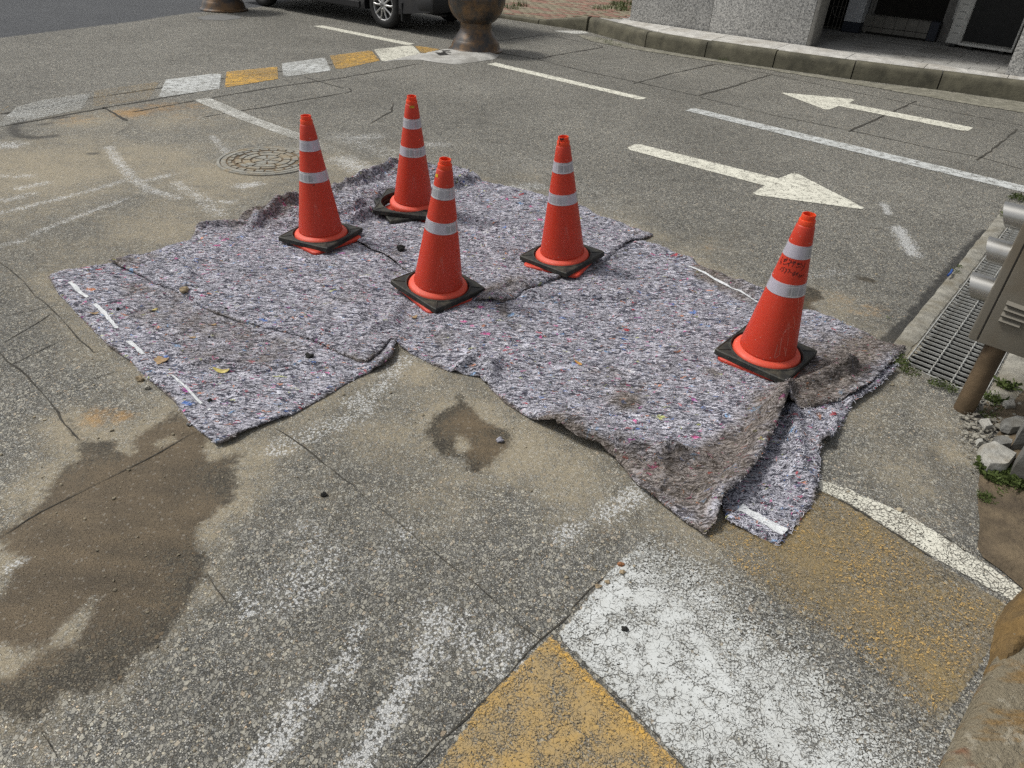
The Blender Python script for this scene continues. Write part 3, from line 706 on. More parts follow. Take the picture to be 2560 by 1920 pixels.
def felt_material():
    t = NT('recycled_felt'); co = t.co()
    w = t.warp(t.warp(co, 5, .14), 20, .05); w2 = t.warp(t.mapv(co, 0, (1, 1, 1), (3, 5, 0)), 15, .05)
    fib = []
    for k, (rot, sx, sy, src) in enumerate([(.55, 26, 140, w), (-.8, 22, 120, w2), (1.5, 30, 160, w2), (.25, 11, 56, w), (-.35, 14, 70, w2)]):
        fib.append(t.noise(t.mapv(src, rot, (sx / 100, sy / 100, 1), (k * 3.1, k * 1.7, 0)), 100, 2.5, .6))
    clump = t.noise(w, 42, 4, .7); mid = t.noise(w2, 95, 3, .65); patch = t.noise(w, 9, 4, .6)
    base = t.ramp(clump, [(.28, (.28, .275, .312)), (.43, (.42, .413, .465)), (.57, (.53, .52, .58)), (.72, (.69, .68, .74))])
    base = t.mix(t.math('MULTIPLY', t.mr(fib[0], .55, .64), .8), base, (.70, .70, .76))
    base = t.mix(t.math('MULTIPLY', t.mr(fib[3], .55, .62), .6), base, (.66, .67, .75))
    base = t.mix(t.math('MULTIPLY', t.mr(fib[1], .55, .61), .85), base, (.032, .034, .050))
    base = t.mix(t.math('MULTIPLY', t.mr(t.math('ADD', fib[4], t.math('MULTIPLY', t.math('SUBTRACT', patch, .5), .35)), .555, .62), .85), base, (.055, .057, .082))
    base = t.mix(t.math('MULTIPLY', t.mr(fib[2], .56, .62), .8), base, (.05, .05, .06))
    base = t.mix(t.math('MULTIPLY', t.mr(mid, .56, .64), .7), base, (.09, .09, .12))
    base = t.mix(1.0, base, t.mr(patch, .3, .7, .78, 1.16), 'MULTIPLY')
    # flecks of coloured rag, mostly wisps, a few larger
    for sc, thr, stretch, rot, amt in ((60, .86, .25, -.3, .8), (120, .84, .3, .6, .75), (34, .93, .35, .4, .85), (13, .968, .6, .3, .9)):
        v = t.vor(t.mapv(t.warp(t.warp(co, 20, .06), 80, .02), rot, (1, 1 / stretch, 1), (sc * .37, sc * .11, 0)), sc * stretch * 1.5); c = t.sep(v.outputs['Color'])
        near = t.mr(t.math('ADD', v.outputs['Distance'], t.math('MULTIPLY', mid, .7)), .62, .48)
        hue = t.ramp(c[1], RAG, 'CONSTANT')
        base = t.mix(t.math('MULTIPLY', t.math('MULTIPLY', t.math('GREATER_THAN', c[0], thr), near), amt), base, hue)
    base = felt_dirt(t, base, co, clump)
    h = t.math('ADD', t.math('MULTIPLY', clump, .9), t.math('ADD', t.math('MULTIPLY', fib[0], .7), t.math('MULTIPLY', fib[3], .9)))
    h = t.math('ADD', h, t.math('MULTIPLY', patch, 1.6))
    h = t.math('SUBTRACT', h, t.math('MULTIPLY', t.mr(fib[1], .53, .60), .35))
    b = t.bsdf(base, .95, 0, t.bump(h, 1.0, .016), .1)
    return t.m


def fibre_material():
    t = NT('felt_fibre'); co = t.co(); f = t.attr('tint'); g = t.attr('tint2')
    c = t.ramp(f, [(0, (.74, .74, .80)), (.26, (.56, .56, .63)), (.50, (.36, .36, .42)), (.72, (.12, .12, .16)), (.86, (.035, .036, .052))], 'CONSTANT')
    c = t.mix(t.math('GREATER_THAN', f, .955), c, t.ramp(g, RAG, 'CONSTANT'))
    c = felt_dirt(t, c, co, t.noise(co, 42, 4, .7))
    t.bsdf(c, .95, 0, None, .1)
    return t.m


M_FIBRE = fibre_material()
M_FELT = felt_material()
CONE_PX = {1: (802, 574), 2: (1034, 497), 3: (1096, 703), 4: (1405.4, 627.5), 5: (1919, 867.5)}
CONE_XY = {k: P(*v, .078) for k, v in CONE_PX.items()}


def ridge(pts, w, a):
    pl = PL(pts, .01)
    return lambda q: a * np.exp(-(line_d(q, pl) / w) ** 2)


def aridge(pts, wl, wr, a):
    """fold with unlike flanks: wl to the left of the traced direction (as seen in the photo), wr to its right"""
    pl = PL(pts, .01)

    def f(q):
        d = np.full(len(q), 1e9); sg = np.zeros(len(q))
        for i in range(len(pl) - 1):
            di = seg_d(q, pl[i], pl[i + 1]); m = di < d; ab = pl[i + 1] - pl[i]; c = ab[0] * (q[:, 1] - pl[i][1]) - ab[1] * (q[:, 0] - pl[i][0])
            d = np.where(m, di, d); sg = np.where(m, c, sg)
        return a * np.exp(-(d / np.where(sg > 0, wl, wr)) ** 2)
    return f


FOLD = {
    'A': [aridge([(500, 915), (540, 908), (640, 922), (740, 918), (830, 925)], .05, .024, .030), ridge([(380, 800), (470, 830), (520, 850)], .03, .010), ridge([(490, 885), (560, 880)], .025, .012), ridge([(985, 862), (975, 895), (940, 920)], .03, .02)],
    'B': [aridge([(640, 570), (672, 556), (700, 545), (748, 530), (800, 520)], .05, .025, .06), ridge([(500, 575), (560, 566), (640, 560)], .025, .035), ridge([(420, 640), (470, 690), (475, 725)], .03, .014), ridge([(930, 830), (975, 810), (1000, 770), (1020, 730)], .035, .035), ridge([(560, 600), (600, 640), (610, 680)], .05, .01), ridge([(860, 700), (900, 740), (900, 780)], .05, .012),
          ridge([(780, 850), (850, 820), (900, 790)], .05, .008)],
    'C': [ridge([(1083, 820), (1150, 850), (1200, 900), (1205, 935)], .04, .018), ridge([(1250, 765), (1275, 800), (1300, 850)], .03, -.010), aridge([(1150, 925), (1180, 912), (1205, 908), (1215, 925)], .03, .018, .045), ridge([(1222, 958), (1232, 935), (1245, 900)], .022, .025), aridge([(1320, 745), (1400, 752), (1500, 748), (1600, 760)], .05, .03, .022),
          ridge([(1330, 745), (1420, 755), (1500, 750), (1560, 745)], .035, .022), aridge([(1400, 1085), (1500, 1118), (1590, 1140), (1650, 1150)], .09, .022, .060), aridge([(1640, 1168), (1700, 1152), (1790, 1150)], .03, .05, .03), ridge([(1640, 1160), (1720, 1150), (1830, 1180)], .03, .018), aridge([(1660, 1205), (1720, 1222), (1790, 1216)], .03, .05, .032),
          ridge([(1940, 1062), (1925, 1100), (1890, 1170), (1855, 1225), (1800, 1272)], .045, .060), aridge([(1940, 1062), (1945, 1015), (1975, 975), (2060, 962), (2110, 945)], .07, .028, .075), ridge([(1985, 1025), (2050, 1000), (2110, 975)], .035, -.012), ridge([(1570, 1000), (1700, 1010)], .07, .010), ridge([(1720, 925), (1800, 930)], .03, .014),
          ridge([(2050, 900), (2100, 950), (2120, 985)], .03, .018), ridge([(1790, 1320), (1770, 1270), (1775, 1240)], .04, .03), ridge([(1850, 712), (1900, 735)], .02, .02), ridge([(1660, 632), (1730, 655)], .02, .012)],
    'D': [aridge([(880, 560), (925, 543), (960, 528), (1010, 523), (1060, 527), (1110, 545)], .04, .026, .065), ridge([(760, 545), (830, 530), (900, 520)], .03, .025), aridge([(1180, 605), (1240, 632), (1310, 640)], .05, .025, .035), aridge([(1130, 540), (1200, 560), (1290, 570)], .05, .03, .025), ridge([(1120, 560), (1180, 580), (1240, 580)], .03, .018), ridge([(1140, 520), (1200, 540), (1260, 560)], .04, .018),
          ridge([(1197, 757), (1227, 760), (1250, 735), (1300, 720)], .03, .02), ridge([(900, 610), (950, 640), (1000, 665)], .015, .01), ridge([(1150, 460), (1230, 490), (1300, 510)], .05, .014), ridge([(1290, 600), (1340, 640)], .04, .012)],
    'R': [ridge([(640, 537), (712, 518), (760, 503)], .02, .025), ridge([(840, 484), (900, 462), (930, 458)], .03, .05), ridge([(930, 452), (990, 428)], .03, .06), ridge([(870, 490), (960, 462)], .015, .03), ridge([(870, 475), (960, 445)], .02, .02), ridge([(1040, 430), (1110, 435), (1180, 450)], .03, .035)],
    'F': [ridge([(1960, 1040), (1975, 1060), (1985, 1120), (1990, 1190)], .028, .045), ridge([(1980, 1050), (2030, 1045), (2070, 1050)], .025, .03), ridge([(2020, 1060), (2040, 1090), (2060, 1110)], .02, .025), ridge([(2120, 1010), (2150, 995), (2190, 965)], .02, .02), ridge([(2010, 1190), (2030, 1230)], .03, .015), ridge([(2070, 1030), (2085, 1070)], .015, .02)],
}
THICK = dict(A=.009, R=.010, F=.010, B=.011, C=.010, D=.011)
ORDER = ['A', 'R', 'F', 'B', 'C', 'D']
NOISE_AMP = dict(A=.010, R=.040, F=.022, B=.011, C=.012, D=.013)


def own_h(k, q):
    s = np.zeros(len(q))
    for f in FOLD[k]: s = s + f(q)
    o = ord(k)
    n = NOISE_AMP[k] * (fbm(q[:, 0] * 3.0 + q[:, 1] * 1.3, q[:, 1] * 6.2 - q[:, 0] * 1.2, o, 4) * 1.5) + .006 * fbm(q[:, 0] * 14 + q[:, 1] * 6, q[:, 1] * 26, o + 9, 3)
    cr = 1 - np.abs(2 * vnoise(q[:, 0] * 3.1 + .8 * vnoise(q[:, 0] * 5, q[:, 1] * 5, o + 21), q[:, 1] * 4.6 + q[:, 0] * 1.7, o + 20))
    cr2 = 1 - np.abs(2 * vnoise(q[:, 0] * 7.3 - q[:, 1] * 2.0, q[:, 1] * 9.0, o + 23))
    s = s + np.maximum(n, -.004) + NOISE_AMP[k] * .5 + .55 * NOISE_AMP[k] * np.clip(cr - .72, 0, 1) / .28 + .25 * NOISE_AMP[k] * np.clip(cr2 - .75, 0, 1) / .25
    for c in CONE_XY.values():
        d = np.linalg.norm(q - c, axis=1); s = s * (.15 + .85 * sst(.16, .34, d))
    if k in 'CDA':
        de = -sdf(q, BL[k]); amp = dict(C=.018, D=.009, A=.006)[k] * np.clip(.7 + 1.6 * vnoise(q[:, 0] * 3.3, q[:, 1] * 3.3, o + 60), .1, 1.6)
        b = amp * np.exp(-((de - .045) / .035) ** 2)
        for c in CONE_XY.values(): b = b * sst(.18, .30, np.linalg.norm(q - c, axis=1))
        s = s + b
    return np.maximum(s, 0)


def top_h(k, q):
    return support(k, q) + THICK[k] + own_h(k, q)


def support(k, q):
    s = np.zeros(len(q))
    for j in ORDER[:ORDER.index(k)]:
        d = sdf(q, BL[j]); wv = sst(.035, -.005, d); m = wv > 0
        if m.any():
            v = np.zeros(len(q)); v[m] = top_h(j, q[m]) * wv[m]; s = np.maximum(s, v)
    return s


def dirt_and_tone(k, q):
    d = np.zeros(len(q))
    def poly(px, s, soft=.06):
        nonlocal d
        d = np.maximum(d, s * sst(soft, -soft, sdf(q, PL(px))))
    def blob(c, r, s):
        nonlocal d
        d = np.maximum(d, s * np.exp(-(np.linalg.norm(q - P(*c), axis=1) / r) ** 2))
    if k == 'A':
        poly([(300, 700), (450, 735), (560, 800), (780, 860), (830, 900), (700, 935), (560, 930), (480, 920), (380, 860), (300, 780)], .40); blob((950, 900), .1, .4)
    if k == 'B':
        blob((350, 660), .14, .5); blob((620, 555), .25, .55); blob((880, 740), .25, .25); blob((500, 580), .15, .45); blob((700, 540), .2, .6); blob((300, 668), .08, .7); blob((930, 870), .2, .25)
    if k == 'C':
        poly([(1500, 1135), (1600, 1150), (1700, 1150), (1760, 1120), (1830, 1060), (1890, 1000), (1960, 940), (2060, 870), (2140, 830), (2210, 850), (2270, 868), (2120, 1010), (1960, 1045), (1900, 1170), (1796, 1300), (1757, 1345), (1600, 1240)], .85, .1)
        poly([(1730, 660), (1900, 740), (1890, 780), (1800, 740), (1720, 690)], .6, .04); poly([(1236, 768), (1262, 768), (1310, 840), (1290, 850), (1255, 810)], .5, .04)  # second strip: darker tone along the valley fold
        blob((1560, 1010), .09, .8); blob((1540, 960), .15, .5); blob((1110, 850), .1, .45); blob((1780, 940), .06, .6); blob((1650, 920), .1, .35); blob((1420, 1080), .15, .5); blob((2080, 900), .3, .7)
    if k == 'D':
        poly([(1195, 758), (1256, 768), (1310, 738), (1330, 700), (1270, 690), (1210, 720)], .62, .05); blob((880, 500), .15, .4); blob((1590, 590), .1, .4); blob((990, 640), .1, .35)
    if k == 'R':
        d += .45; blob((690, 520), .3, 1.2); blob((1100, 435), .3, .2)
        d = np.where(q[:, 0] > P(1020, 440)[0], .15, d)
    return d


FELT_LABEL = dict(
    A=('grey felt blanket at the left, broken white edge stripe, leaves on it',),
    R=('crumpled dirty felt strip poking out behind the rear cone',),
    F=('shaggy pale felt strip with a white band, under the front blanket near the yellow paint',),
    B=('grey felt blanket under the leftmost cone, its front edge over the striped one',),
    C=('largest grey felt blanket at the front right, brown with dirt towards its folded corner',),
    D=('rear grey felt blanket under two cones, its soiled corner beside the middle cone',))
FELT = {}


def felt(k):
    step = .0125 if k in 'CFB' else .014
    V, Fc, be = fill_poly(BL[k], step, .02 if k == 'R' else .007, ord(k))
    n = len(V); de = -sdf(V, BL[k]); t = THICK[k]
    sup = support(k, V); own = own_h(k, V)
    s = np.arange(n); lift = sst(.05, 0, de)
    top = sup + t * (.45 + .55 * sst(-.002, .012, de)) + own + lift * .012 * np.maximum(fbm(V[:, 0] * 6, V[:, 1] * 6, ord(k) + 40, 2), -.2)
    bot = np.where(de < .10, np.maximum(top - t, sup + .0015), np.maximum(top - t, sup + .0015))
    top = np.maximum(top, bot + .003)
    VV = np.vstack([np.column_stack([V, top]), np.column_stack([V, bot])])
    FF = [f for f in Fc] + [tuple(i + n for i in f[::-1]) for f in Fc] + [(b, a, a + n, b + n) for a, b in be]
    o = obj('felt_blanket', VV, FF, M_FELT, None, 75)
    dv = dirt_and_tone(k, V); dv = dv + np.clip(.15 + 1.2 * fbm(V[:, 0] * 5, V[:, 1] * 5, 31), 0, .9) * sst(.012, .003, de) * (k != 'R'); dv = dv + .35 * lift * (fbm(V[:, 0] * 3, V[:, 1] * 3, 77) + .2)
    setattr_v(o.data, 'dirt', np.concatenate([dv, dv + .3])); setattr_v(o.data, 'shag', np.full(2 * n, 1.0 if k == 'F' else 0.0))
    tag(o, FELT_LABEL[k][0], 'blanket', 'felt blankets spread over the ground')
    FELT[k] = o
    fibres(k, o, V, top, dv, de)
    return o


def fibres(k, parent, V, top, dv, de):
    n = {'A': 3500, 'B': 4000, 'C': 7000, 'D': 3500, 'R': 1800, 'F': 3500}[k]
    e = np.where(de < .006)[0]
    idx = np.concatenate([RNG.integers(0, len(V), n), e[RNG.integers(0, len(e), n // 14)]]); n = len(idx)
    p = V[idx] + RNG.normal(0, .004, (n, 2)); z = top[idx] + .0006
    a = .45 + RNG.normal(0, 1.1, n); L = RNG.uniform(.005, .020, n) * (1.15 if k == 'F' else 1); w = RNG.uniform(.0004, .0010, n)
    d = np.stack([np.cos(a), np.sin(a)], 1); sd_ = np.stack([-d[:, 1], d[:, 0]], 1) * w[:, None]; bend = RNG.normal(0, .25, n)[:, None] * L[:, None]
    hz = RNG.uniform(.0005, .0035, n) * (1.3 if k == 'F' else 1)
    p0 = p - d * L[:, None] / 2; p1 = p + sd_ / w[:, None] * bend; p2 = p + d * L[:, None] / 2
    pts = []
    for q, zz in ((p0, z), (p1, z + hz), (p2, z + hz * .5)):
        pts += [np.column_stack([q - sd_, zz]), np.column_stack([q + sd_, zz])]
    VV = np.stack(pts, 1).reshape(-1, 3); b = np.arange(n) * 6
    FF = np.concatenate([np.stack([b, b + 1, b + 3, b + 2], 1), np.stack([b + 2, b + 3, b + 5, b + 4], 1)])
    me = bpy.data.meshes.new('fibre'); me.from_pydata(VV.tolist(), [], FF.tolist()); me.update()
    setattr_v(me, 'tint', np.repeat(RNG.random(n), 6)); setattr_v(me, 'tint2', np.repeat(RNG.random(n), 6)); setattr_v(me, 'dirt', np.repeat(dv[idx], 6))
    link('fibre', me, M_FIBRE, parent, True, 'stuff')


for k in ORDER: felt(k)


def felt_z(q):
    """height of the topmost surface at points q"""
    q = np.atleast_2d(q); z = np.zeros(len(q))
    for k in ORDER:
        ins = sdf(q, BL[k]) < 0
        if ins.any(): z[ins] = np.maximum(z[ins], top_h(k, q[ins]))
    return z


def felt_stripe(k, px, w, seed, thr=-.1):
    """white sewn-in tape: short broken pieces following the surface"""
    pl = resample(PL(px, .015), .012, False); s = np.arange(len(pl)) * .012
    t = np.gradient(pl, axis=0); t /= np.linalg.norm(t, axis=1)[:, None]; nn = np.stack([-t[:, 1], t[:, 0]], 1)
    ww = w * (1 + .45 * fbm(s * 30, s * 0 + 2, seed, 3)); ww = np.maximum(ww, w * .3)
    ww = np.where(vnoise(s * 7, s * 0 + 5.5, seed + 2) < thr, 0, ww)
    V = []; Fc = []; m = 5
    for j in range(m):
        q = pl + nn * (ww * (j / (m - 1) - .5))[:, None] + nn * (.003 * fbm(s * 30, s * 0 + j, seed))[:, None]
        z = top_h(k, q) + .0025
        V += [(*a, b) for a, b in zip(q, z)]
    n = len(pl)
    for i in range(n - 1):
        if ww[i] > .002 and ww[i + 1] > .002:
            for j in range(m - 1): Fc.append((j * n + i, j * n + i + 1, (j + 1) * n + i + 1, (j + 1) * n + i))
    obj('white_tape', V, Fc, M_TAPE, FELT[k], 60)


M_TAPE = simple_mat('white_cloth_tape', (.62, .64, .65), .9, var=.14, scale=60, bump=.4, bscale=240)
felt_stripe('A', [(176, 708), (194, 726), (258, 780), (285, 812), (310, 845), (360, 888), (388, 912)], .018, 3, -.22)
felt_stripe('A', [(428, 940), (460, 965), (500, 1005), (525, 1024)], .012, 8, -.4)
felt_stripe('C', [(1720, 672), (1766, 694), (1800, 709), (1850, 731), (1897, 757)], .013, 5, -.45)
felt_stripe('F', [(1850, 1270), (1905, 1300), (1962, 1334)], .036, 6, -.6)

# ------------------------------------------------------------------ traffic cones
def cone_mat(name, c1, c2, rough, glow=0.0):
    t = NT(name); co = t.co()
    n1 = t.noise(co, 6, 4, .6); n2 = t.noise(t.mapv(co, 0, (3, 3, .5)), 9, 5, .65); n3 = t.noise(co, 70, 2, .5)
    c = t.mix(n1, c1, c2)
    c = t.mix(t.math('MULTIPLY', t.mr(n2, .60, .80), .20), c, (.62, .42, .36))
    c = t.mix(t.math('MULTIPLY', t.math('GREATER_THAN', n3, .735), .5), c, (.55, .50, .45))
    z = t.sep(co)[2] if False else None
    b = t.bsdf(c, t.mr(n1, .3, .7, rough - .06, rough + .08), 0, t.bump(n1, .05, .01), .45)
    b.inputs['Subsurface Weight'].default_value = glow; b.inputs['Subsurface Radius'].default_value = (.03, .006, .003); b.inputs['Subsurface Scale'].default_value = .5
    return t.m


M_CONE = cone_mat('cone_orange', (.55, .045, .018), (.49, .038, .016), .42, .25)
M_TIP = cone_mat('cone_orange_tip', (.70, .065, .014), (.64, .055, .013), .42, .35)  # brighter orange stands in for light coming through the thin top
M_RING = cone_mat('cone_faded_orange', (.66, .085, .045), (.60, .07, .035), .55, .2)
M_PLATE = cone_mat('cone_plate_orange', (.56, .055, .026), (.50, .045, .022), .6, .1)


def rubber():
    t = NT('black_rubber'); co = t.co()
    n1 = t.noise(co, 14, 5, .65); n2 = t.noise(co, 60, 3, .6)
    c = t.mix(t.math('MULTIPLY', t.mr(n1, .42, .72), .8), (.016, .017, .016), (.075, .070, .05))
    c = t.mix(t.math('MULTIPLY', t.math('GREATER_THAN', n2, .66), .3), c, (.16, .15, .12))
    t.bsdf(c, .62, 0, t.bump(n2, .2, .004), .4)
    return t.m


M_RUBBER = rubber()


def reflective():
    t = NT('reflective_sheeting')
    uv = t.n('ShaderNodeTexCoord').outputs['UV']
    # honeycomb print: distance to the edges of a hexagon lattice
    v = t.vor(t.mapv(uv, 0, (1, 1, 1)), 1.0, 'DISTANCE_TO_EDGE', 0.12); ln = t.mr(v.outputs['Distance'], .035, .075)
    cell = t.sep(t.vor(uv, 1.0, 'F1', 0.12).outputs['Color'])[0]
    co = t.co(); nz = t.noise(co, 30, 3, .6)
    g = t.ramp(cell, [(0, (.24, .255, .26)), (.5, (.34, .35, .365)), (1, (.44, .45, .465))])
    edge = t.mr(t.noise(t.mapv(co, 0, (1, 1, .2)), 9, 2, .5), .40, .62)
    body = t.mix(ln, (.60, .60, .62), g)
    c = t.mix(edge, (.50, .48, .55), body)
    c = t.mix(t.math('MULTIPLY', t.mr(nz, .55, .75), .3), c, (.30, .28, .30))
    t.bsdf(c, t.mr(cell, 0, 1, .22, .38), 0.25, None, .6)
    return t.m


M_BAND = reflective()


def lathe_uv(me, n, rows, su, sv):
    uv = me.uv_layers.new(name='UVMap')
    for p in me.polygons:
        vs = [me.loops[l].vertex_index for l in p.loop_indices]
        js = [v % n for v in vs]
        for l, v in zip(p.loop_indices, vs):
            j = v % n
            if max(js) - min(js) > 2 and j == 0: j = n
            x = j / n * su; y = (v // n) / max(1, rows - 1) * sv
            uv.data[l].uv = (x + (.5 if int(y) % 2 else 0) * 0, y)


BODY_H, R0, R1 = .615, .129, .0375


def rad(z): return R0 + (R1 - R0) * z / BODY_H


def cone_meshes():
    d = {}
    mb = MB().lathe([(R0 - .004, -.004), (R0, .004)] + [(rad(z), z) for z in np.linspace(.01, BODY_H - .006, 14)] + [(R1 - .001, BODY_H - .002), (.0345, BODY_H)], 72)
    d['body'] = mesh('cone_body', mb.V, mb.F, 50)
    mb = MB().lathe([(.0345, BODY_H + .0002), (.0340, BODY_H + .020), (.0325, BODY_H + .0225), (.0288, BODY_H + .023), (.0283, BODY_H + .043), (.0275, BODY_H + .045), (.0245, BODY_H + .045), (.0238, BODY_H + .040), (.0230, BODY_H - .03), (.001, BODY_H - .032)], 48)
    d['tip'] = mesh('cone_tip', mb.V, mb.F, 40)
    for i, (za, zb) in enumerate(((.478, .534), (.309, .365))):
        zs = np.linspace(za, zb, 4); mb = MB().lathe([(rad(za) - .001, za - .0005)] + [(rad(z) + .0012, z) for z in zs] + [(rad(zb) - .001, zb + .0005)], 72)
        me = mesh('cone_band', mb.V, mb.F, 60); lathe_uv(me, 72, 6, [10, 16][i], 2.2); d['band%d' % i] = me
    mb = MB().lathe([(R0 - .003, .001), (R0 + .004, -.002), (.142, -.0055), (.151, -.011), (.1555, -.018), (.1565, -.026), (.1565, -.042)], 72)
    d['ring'] = mesh('cone_ring', mb.V, mb.F, 50)

    def square(half, rc, n=72):
        pts = []
        for j in range(n):
            th = 2 * math.pi * (j + .0) / n; c, s = math.cos(th), math.sin(th); m = max(abs(c), abs(s)); x, y = c / m * half, s / m * half
            ax, ay = abs(x), abs(y)
            if ax > half - rc and ay > half - rc:
                k = math.hypot(ax - (half - rc), ay - (half - rc)); ax = half - rc + (ax - half + rc) / k * rc; ay = half - rc + (ay - half + rc) / k * rc
                x, y = math.copysign(ax, x), math.copysign(ay, y)
            pts.append((x, y))
        return pts

    def frame(half, rc, hole, z0, z1, dish=0.0, bev=.004):
        n = 72; sq = square(half, rc); sqi = square(half - bev, rc); V = []; Fc = []
        rings = [[(hole * math.cos(2 * math.pi * j / n), hole * math.sin(2 * math.pi * j / n), z0) for j in range(n)],
                 [(hole * math.cos(2 * math.pi * j / n), hole * math.sin(2 * math.pi * j / n), z1 - .006) for j in range(n)],
                 [((hole + .004) * math.cos(2 * math.pi * j / n), (hole + .004) * math.sin(2 * math.pi * j / n), z1) for j in range(n)],
                 [((hole + .010) * math.cos(2 * math.pi * j / n), (hole + .010) * math.sin(2 * math.pi * j / n), z1 - .001) for j in range(n)],
                 [((hole + .012) * math.cos(2 * math.pi * j / n), (hole + .012) * math.sin(2 * math.pi * j / n), z1 - dish) for j in range(n)],
                 [(x * .97, y * .97, z1 - dish) for x, y in sqi], [(x * .98, y * .98, z1 - dish * .3) for x, y in sqi], [(x, y, z1 - dish * .3) for x, y in sqi], [(x, y, z1 - bev - dish * .3) for x, y in sq], [(x, y, z0) for x, y in sq]]
        for r in rings: V += r
        for i in range(len(rings) - 1):
            for j in range(n): Fc.append((i * n + j, i * n + (j + 1) % n, (i + 1) * n + (j + 1) % n, (i + 1) * n + j))
        i = len(rings) - 1
        for j in range(n): Fc.append((i * n + j, i * n + (j + 1) % n, (j + 1) % n, j))
        Fc = [f[::-1] for f in Fc]
        return V, Fc

    mb = MB().add(*frame(.180, .012, .1625, -.042, -.013, .004))
    for q in range(4):
        a = math.pi / 4 + q * math.pi / 2; R = Matrix.Rotation(a, 3, 'Z')
        mb.box(R @ Vector((.207, 0, -.0158)), (.066, .006, .003), R)
    d['weight'] = mesh('cone_weight', mb.V, mb.F, 35)
    mb = MB().add(*frame(.180, .03, .10, -.060, -.0425, .0, .006))
    d['plate'] = mesh('cone_plate', mb.V, mb.F, 40)
    for k, m in (('body', M_CONE), ('tip', M_TIP), ('band0', M_BAND), ('band1', M_BAND), ('ring', M_RING), ('weight', M_RUBBER), ('plate', M_PLATE)): d[k].materials.append(m)
    return d


CM = cone_meshes()


def az(c, px, z=.05):
    q = P(*px, z) - c; return math.atan2(q[1], q[0]) - math.pi / 4


def cone(k, apex, front_black, front_orange, label, offset=(0, 0), second=None):
    c = CONE_XY[k]
    zt = float(felt_z(np.array([c + .15 * np.array([math.cos(a), math.sin(a)]) for a in np.linspace(0, 6.28, 9)])).max()) + .002
    up_z = zt + .060
    if second is not None: up_z += .026
    c = P(*CONE_PX[k], up_z)
    root = empty('traffic_cone', (0, 0, 0))
    view = np.array([c[0], c[1]]) / np.linalg.norm(c); side = np.array([view[1], -view[0], 0])
    best = min(np.linspace(-.12, .12, 97), key=lambda a: abs(proj(np.array([c[0], c[1], up_z]) + .66 * (math.cos(a) * np.array([0, 0, 1]) + math.sin(a) * side))[0] - apex[0]))
    axis_ = Vector((view[0], view[1], 0))
    R = Matrix.Rotation(best, 3, axis_)
    if (R @ Vector((0, 0, 1))).dot(Vector(side)) * best < 0: R = Matrix.Rotation(-best, 3, axis_)
    ax2 = Vector((side[0], side[1], 0)); bestR = (9e9, R)
    for a2 in np.linspace(-.075, .075, 61):
        R2 = Matrix.Rotation(a2, 3, ax2) @ R; tip = np.array([c[0], c[1], up_z]) + .66 * np.array(R2 @ Vector((0, 0, 1)))
        e_ = abs(proj(tip)[1] - apex[1]) + 40 * abs(a2)
        if e_ < bestR[0]: bestR = (e_, R2)
    R = bestR[1]
    root.matrix_basis = Matrix.Translation((c[0], c[1], up_z)) @ R.to_4x4()
    tag(root, label, 'traffic cone', 'orange traffic cones standing on the blankets')
    link('cone_body', CM['body'], None, root, False); link('tip', CM['tip'], None, root, False)
    link('reflective_band', CM['band0'], None, root, False).rotation_euler = (0, 0, k * 1.1); link('reflective_band', CM['band1'], None, root, False).rotation_euler = (0, 0, k * .8 + 2)
    link('flange_ring', CM['ring'], None, root, False)
    wgt = link('rubber_weight', CM['weight'], None, root, False); wgt.rotation_euler = (0, 0, az(c, front_black)); wgt.location = (offset[0], offset[1], 0)
    pl = link('base_plate', CM['plate'], None, root, False); pl.rotation_euler = (0, 0, az(c, front_orange, .03)); pl.scale = (.97, .97, 1)
    if second is not None:
        w2 = link('rubber_weight', CM['weight'], None, root, False); w2.rotation_euler = (0, 0, az(c, second)); w2.location = (offset[0] * .8, offset[1] * .8 - .01, -.0285)
        pl.location.z = -.027
    return root


CONES = {}
CONES[1] = cone(1, (764.2, 288), (818, 624), (787, 633), 'leftmost orange cone, the manhole cover behind it')
CONES[2] = cone(2, (1028.6, 242), (976, 528), (960, 528), 'rearmost orange cone, two black rubber weights under it', (-.045, -.02), (930, 497))
CONES[3] = cone(3, (1112.9, 403), (1090, 774), (1076, 779), 'orange cone in the middle front, its orange plate askew under the black weight')
CONES[4] = cone(4, (1408.8, 341), (1414, 685), (1440, 693), 'orange cone with a black mark on its tip, right of the middle')
CONES[5] = cone(5, (2024, 535), (1962, 949), (1970, 956), 'rightmost orange cone with handwriting between its two bands')


def on_cone(root, px, off=.0009):
    """point of a cone's side (root coordinates) seen at a photo pixel"""
    Mi = root.matrix_basis.inverted(); o = Mi @ Vector((0, 0, CAM_H)); d = (Mi.to_3x3() @ Vector(ray(*px))).normalized()
    k = (R1 - R0) / BODY_H
    a = d.x ** 2 + d.y ** 2 - (k * d.z) ** 2; r0 = R0 + k * o.z
    b = 2 * (o.x * d.x + o.y * d.y - r0 * k * d.z); cc = o.x ** 2 + o.y ** 2 - r0 ** 2
    disc = b * b - 4 * a * cc
    if disc < 0: return None
    t = (-b - math.sqrt(disc)) / (2 * a); q = o + d * t
    rr = max(math.hypot(q.x, q.y), 1e-6); s = (rad(q.z) + off) / rr
    return Vector((q.x * s, q.y * s, q.z)), Vector((q.x / rr, q.y / rr, .15)).normalized()


